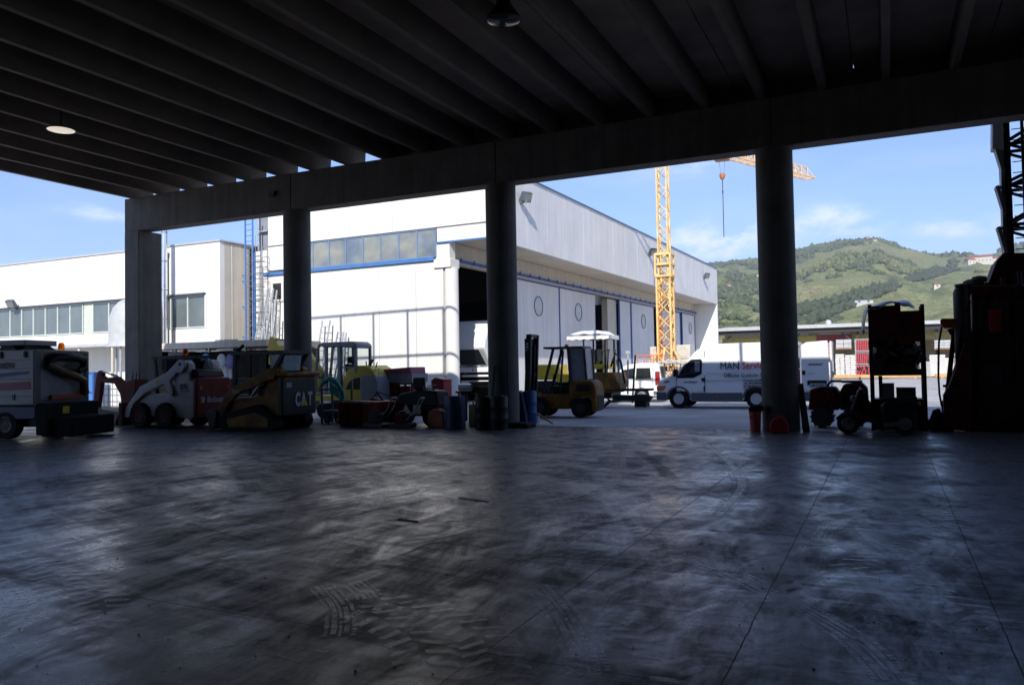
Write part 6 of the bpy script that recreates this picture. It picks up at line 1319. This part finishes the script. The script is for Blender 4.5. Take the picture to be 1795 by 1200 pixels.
# ---- rack stand with scrap and boxes
RK = thing('scrap_rack', 'tall dark steel rack stand piled with scrap, right of the scooter', 'rack', (P(1577, 755, 19.9).x, 19.9, 0)); hw = .58
q = MB()
for x in (-hw, hw - .08):
    for y in (0, .85): q.box(x, x + .08, y, y + .08, 0, 2.86 if x > 0 else 2.9)
q.box(-hw + .081, hw - .081, 0, .07, 1.26, 1.40).box(-hw + .081, hw - .081, .86, .93, 1.26, 1.40)
q.box(-hw + .18, -hw + .26, 0, .08, 0, 1.255)
q.build('frame', m_blackpaint, RK)
MB().box(-hw + .081, hw - .081, .071, .859, 1.36, 1.40).build('shelf', m_darksteel, RK)
MB().box(-hw + .03, .05, -.03, -.001, 2.05, 2.86).box(.051, hw - .06, -.03, -.001, 2.02, 2.72).box(-.02, .10, -.06, -.031, 2.05, 2.92).build('side_panel', m_darkred, RK)
bx = MB(); rs2 = random.Random(5)
for i in range(60):
    x, y, z = rs2.uniform(-.44, .38), rs2.uniform(.1, .7), 1.42 + rs2.uniform(0, .75); s1, s2, s3 = [rs2.uniform(.05, .22) for _ in range(3)]
    m4 = Matrix.Rotation(rs2.uniform(-1, 1), 3, Vector((rs2.random(), rs2.random(), rs2.random())).normalized())
    o_ = len(bx.v); bx.box(-s1, s1, -s2, s2, -s3 / 2, s3 / 2); bx.v[o_:] = [tuple(m4 @ Vector(v) + Vector((x, y, z))) for v in bx.v[o_:]]
for i in range(8): bx.bar((rs2.uniform(-.5, .5), rs2.uniform(0, .6), rs2.uniform(1.5, 2.0)), (rs2.uniform(-.5, .5), rs2.uniform(0, .6), rs2.uniform(1.5, 2.1)), .05)
o = bx.build('scrap_pile', m_darksteel, loc=(RK.location.x, 19.9, 0), smooth=False); tag(o, 'tangled dark scrap parts filling the upper rack stand', 'scrap', kind='stuff')
o = MB().box(-.52, .50, .02, .83, .02, .72).box(-.5, -.05, -.02, .0, .1, .6).build('engine_block', m_blackpaint, loc=(RK.location.x, 19.95, 0), bevel=.03); tag(o, 'black boxed engine unit standing in the bottom of the rack', 'engine')
MB().lathe([(.001, -.03), (.15, -.03), (.17, 0), (.17, .02)], c=(.2, -.02, .38), n=18, axis='y').build('fan_cover', m_darksteel, o)
for dx_, w_, h_, lb in ((-.22, .14, .34, 'small grey box on the engine unit in the rack, the left one'), (.16, .20, .24, 'dark square box on the engine unit in the rack, the right one')):
    b_ = MB().box(-w_, w_, 0, .3, 0, h_).build('small_box', m_grey if dx_ < 0 else m_darksteel, loc=(RK.location.x + dx_, 20.05, .722), bevel=.01); tag(b_, lb, 'box'); MB().box(-w_ - .004, w_ + .004, -.004, .304, h_ + .001, h_ + .02).build('lid', m_darksteel, b_)
# translucent sheet draped over the rack
shv = []; shf = []; NU, NV = 18, 10
for i in range(NU + 1):
    for j in range(NV + 1):
        u, v = i / NU, j / NV; q_ = u * 8; k_ = min(7, int(q_)); f_ = q_ - k_; SP = ((-.80, 2.30), (-.80, 2.55), (-.74, 2.80), (-.66, 2.90), (-.48, 2.93), (-.25, 2.99), (-.02, 3.0), (.16, 2.96), (.28, 2.84)); x = SP[k_][0] * (1 - f_) + SP[k_ + 1][0] * f_; top = SP[k_][1] * (1 - f_) + SP[k_ + 1][1] * f_
        shv.append((x + .03 * math.sin(v * 9 + u * 5), -.06 + .01 * math.sin(u * 40) if j == 0 else .0 + .8 * v, top - (.05 + .03 * math.sin(u * 17)) * (j == 0) + .02 * math.sin(u * 21 + v * 6) - .10 * abs(v - .5)))
for i in range(NU):
    for j in range(NV): a = i * (NV + 1) + j; shf.append((a, a + NV + 1, a + NV + 2, a + 1))
o = MB().add(shv, shf).build('plastic_sheet', M('grey_plastic_film', (.60, .60, .66), .35, var=.3), loc=(RK.location.x + .1, 19.9, .0)); tag(o, 'pale crumpled plastic sheet draped over the top of the rack', 'sheet')
sm_ = o.modifiers.new('solid', 'SOLIDIFY'); sm_.thickness = .01

# ---- big drilling rig in dark red and black at the right edge
RG = thing('drilling_rig', 'tall dark drilling rig with a lattice mast at the right edge', 'rig', (1.75, 20.3, 0))
def rg_(px, py, y=20.3): p = wy(px, py, y); return (p.x - 1.75, p.z)
MB().prism([rg_(1703, 500), rg_(1705, 560), rg_(1700, 740), (-.2, 0), (2.9, 0), (2.9, 3.2), rg_(1795, 500)], -.0, 1.8).build('power_pack', m_darkred, RG, bevel=.03)
pn = MB()
for i in range(4): x = .12 + i * .68; pn.box(x, x + .6, -.02, -.001, .5, 1.5).box(x, x + .6, -.02, -.001, 1.6, 2.9)
pn.build('service_doors', m_darksteel, RG, bevel=.01)
MB().lathe([(.14, 0), (.17, .05), (.17, 2.35), (.14, 2.45)], c=(-.20, .1, .75), n=20).build('air_bottle', m_darksteel, RG); MB().lathe([(.11, 0), (.13, .05), (.13, .1), (.001, .12)], c=(-.20, .1, 3.2), n=16).build('bottle_cap', m_darksteel, RG)
olive = M('olive_paint', (.10, .10, .03), .6, var=.3)
a = rg_(1703, 505); MB().lathe([(.001, -.19), (.13, -.14), (.18, -.05), (.18, .05), (.13, .14), (.001, .19)], c=(a[0], .3, a[1] + .05), n=18, axis='x').build('filter_pot', olive, RG)
a = rg_(1719, 489); MB().lathe([(.10, -.22), (.10, -.07), (.15, -.05), (.165, .0), (.14, .06), (.001, .09)], c=(a[0], .3, a[1] + .02), n=20).build('pre_cleaner', olive, RG)
MB().prism([rg_(1648, 562), rg_(1651, 558), rg_(1690, 558), rg_(1690, 575), rg_(1655, 575), rg_(1649, 568)], .0, .10).build('lifting_bracket', m_orange, RG, bevel=.01)
MB().prism([rg_(1660, 576), rg_(1680, 576), rg_(1684, 620), rg_(1672, 650), rg_(1664, 690), rg_(1652, 705), rg_(1653, 750), rg_(1700, 750), rg_(1702, 576)], .15, .45).build('side_stand', m_darkred, RG, bevel=.03)
MB().prism([rg_(1654, 750), rg_(1653, 692), rg_(1664, 672), rg_(1690, 600), rg_(1700, 600), rg_(1700, 755)], -.25, .1).build('outrigger', m_darkred, RG, bevel=.02)
pts_ = [rg_(1651, 572), rg_(1646, 600), rg_(1645, 660), rg_(1647, 690), rg_(1651, 712)]
MB().tube([(p_[0], .03, p_[1]) for p_ in pts_], .022, n=8).build('cable', m_black, RG)
MB().box(-.95, -.45, -.2, .5, 0, .22).prism([(-1.0, .02), (-.85, .45), (-.72, .5), (-.6, .2), (-.5, .02)], -.1, .2).build('foot_plate', m_black, RG, bevel=.02)
MB().prism([rg_(1733, 500), rg_(1750, 455), rg_(1762, 440), rg_(1800, 440), (1.4, 3.3)], .3, 1.4).build('mast_foot', m_darkred, RG, bevel=.02)
# lattice mast: two thick chords, rungs, braces
yM = .9; mx0 = wy(1765, 300, 20.3 + yM - .3).x - 1.75
ms = MB()
zt_ = 11.0
for x in (mx0, mx0 + .98):
    for y in (yM - .4, yM + .4): ms.box(x - .065, x + .065, y - .065, y + .065, 3.3, zt_)
ms.build('mast_chords', m_blackpaint, RG)
bz = MB(); st = .92; n = int((zt_ - 3.6) / st)
for i in range(n):
    z = 3.7 + i * st
    for y in (yM - .4, yM + .4):
        bz.bar((mx0, y, z), (mx0 + .98, y, z), .07).bar((mx0, y, z + .06), (mx0 + .98, y, z + .62) if i % 2 else (mx0 + .98, y, z + .5), .07).bar((mx0 + .98, y, z + .5), (mx0, y, z + st), .06)
    for x in (mx0, mx0 + .98): bz.bar((x, yM - .4, z), (x, yM + .4, z + st), .05)
bz.build('mast_braces', m_blackpaint, RG)
ld = MB()
for x in (mx0 + .28, mx0 + .58): ld.box(x - .03, x + .03, yM - .62, yM - .56, 3.4, zt_)
for i in range(30): ld.cyl((mx0 + .08, yM - .58, 3.55 + i * .245), (mx0 + .58, yM - .58, 3.55 + i * .245), .011, n=5)
ld.build('mast_ladder', m_blackpaint, RG)
# pale guards hanging off the mast's left side
for i in range(4):
    z = 3.85 + i * .93; MB().prism([(mx0 - .10, z), (mx0 - .26, z + .72), (mx0 - .19, z + .74), (mx0 - .05, z + .1)], yM - .55, yM - .25).build('guard_flap', m_grey, RG)
    MB().bar((mx0 - .05, yM - .4, z + .8), (mx0 - .24, yM - .4, z + .62), .05).build('flap_arm', m_blackpaint, RG)
MB().box(mx0 - .14, mx0 - .07, yM - .5, yM - .3, 3.4, zt_).build('feed_rail', m_steel, RG)
MB().prism([(mx0 - .3, 6.35), (mx0 - .27, 7.2), (mx0 - .08, 7.2), (mx0 - .08, 6.3)], yM - .6, yM - .2).build('pale_cowl', m_offwhite, RG, bevel=.02)

# more of the rig: rods, brackets and boxes breaking its outline
for i, (x, y, z, a, b, c_) in enumerate(((.15, -.12, 1.0, .35, .14, .45), (.9, -.14, .9, .5, .15, .3), (.3, -.1, 2.2, .25, .1, .5), (1.2, -.1, 2.4, .6, .1, .25), (1.0, -.15, 1.6, .3, .15, .4))):
    MB().box(x, x + a, y, -.021, z, z + c_).build('control_box', (m_darksteel, m_darkred, m_red, m_blackpaint, m_darksteel)[i], RG, bevel=.02)
for i, pts_ in enumerate((((.0, -.06, .3), (.1, -.12, 1.2), (.05, -.1, 2.4), (.3, -.05, 3.1)), ((.7, -.08, .4), (.8, -.16, 1.4), (.6, -.12, 2.6), (.9, -.05, 3.2)), ((-.3, -.1, .4), (-.38, -.12, 1.3), (-.25, -.05, 2.2), (-.05, 0, 2.9)))):
    MB().tube([*pts_], .03, n=8).build('hydraulic_hose', m_black, RG)
for i in range(5): MB().cyl((.3 + i * .32, .2, 3.2), (.3 + i * .32, .2, 3.32 + .1 * (i % 3)), .05).build('top_fitting', m_darksteel, RG)
MB().bar((-.62, .2, .2), (-.35, .25, 2.3), .10).bar((-.50, .2, .2), (-.12, .25, 1.9), .07).bar((-.62, .2, 1.0), (-.3, .25, 1.0), .06).build('rod_rack', m_darkred, RG)

# ================================================================== haze: the air between here and the hills
hz = MB().box(-1760, 1760, -620, 2320, -60, 285).build('haze', [], smooth=False); tag(hz, kind='stuff')
hm = bpy.data.materials.new('air_haze'); hm.use_nodes = True; hn, hl_ = hm.node_tree.nodes, hm.node_tree.links; hn.remove(hn['Principled BSDF'])
pvv = hn.new('ShaderNodeVolumePrincipled'); pvv.inputs['Color'].default_value = (.80, .88, 1.0, 1); pvv.inputs['Density'].default_value = .00032; pvv.inputs['Anisotropy'].default_value = .2
hl_.new(pvv.outputs[0], hn['Material Output'].inputs['Volume']); hz.data.materials.append(hm)
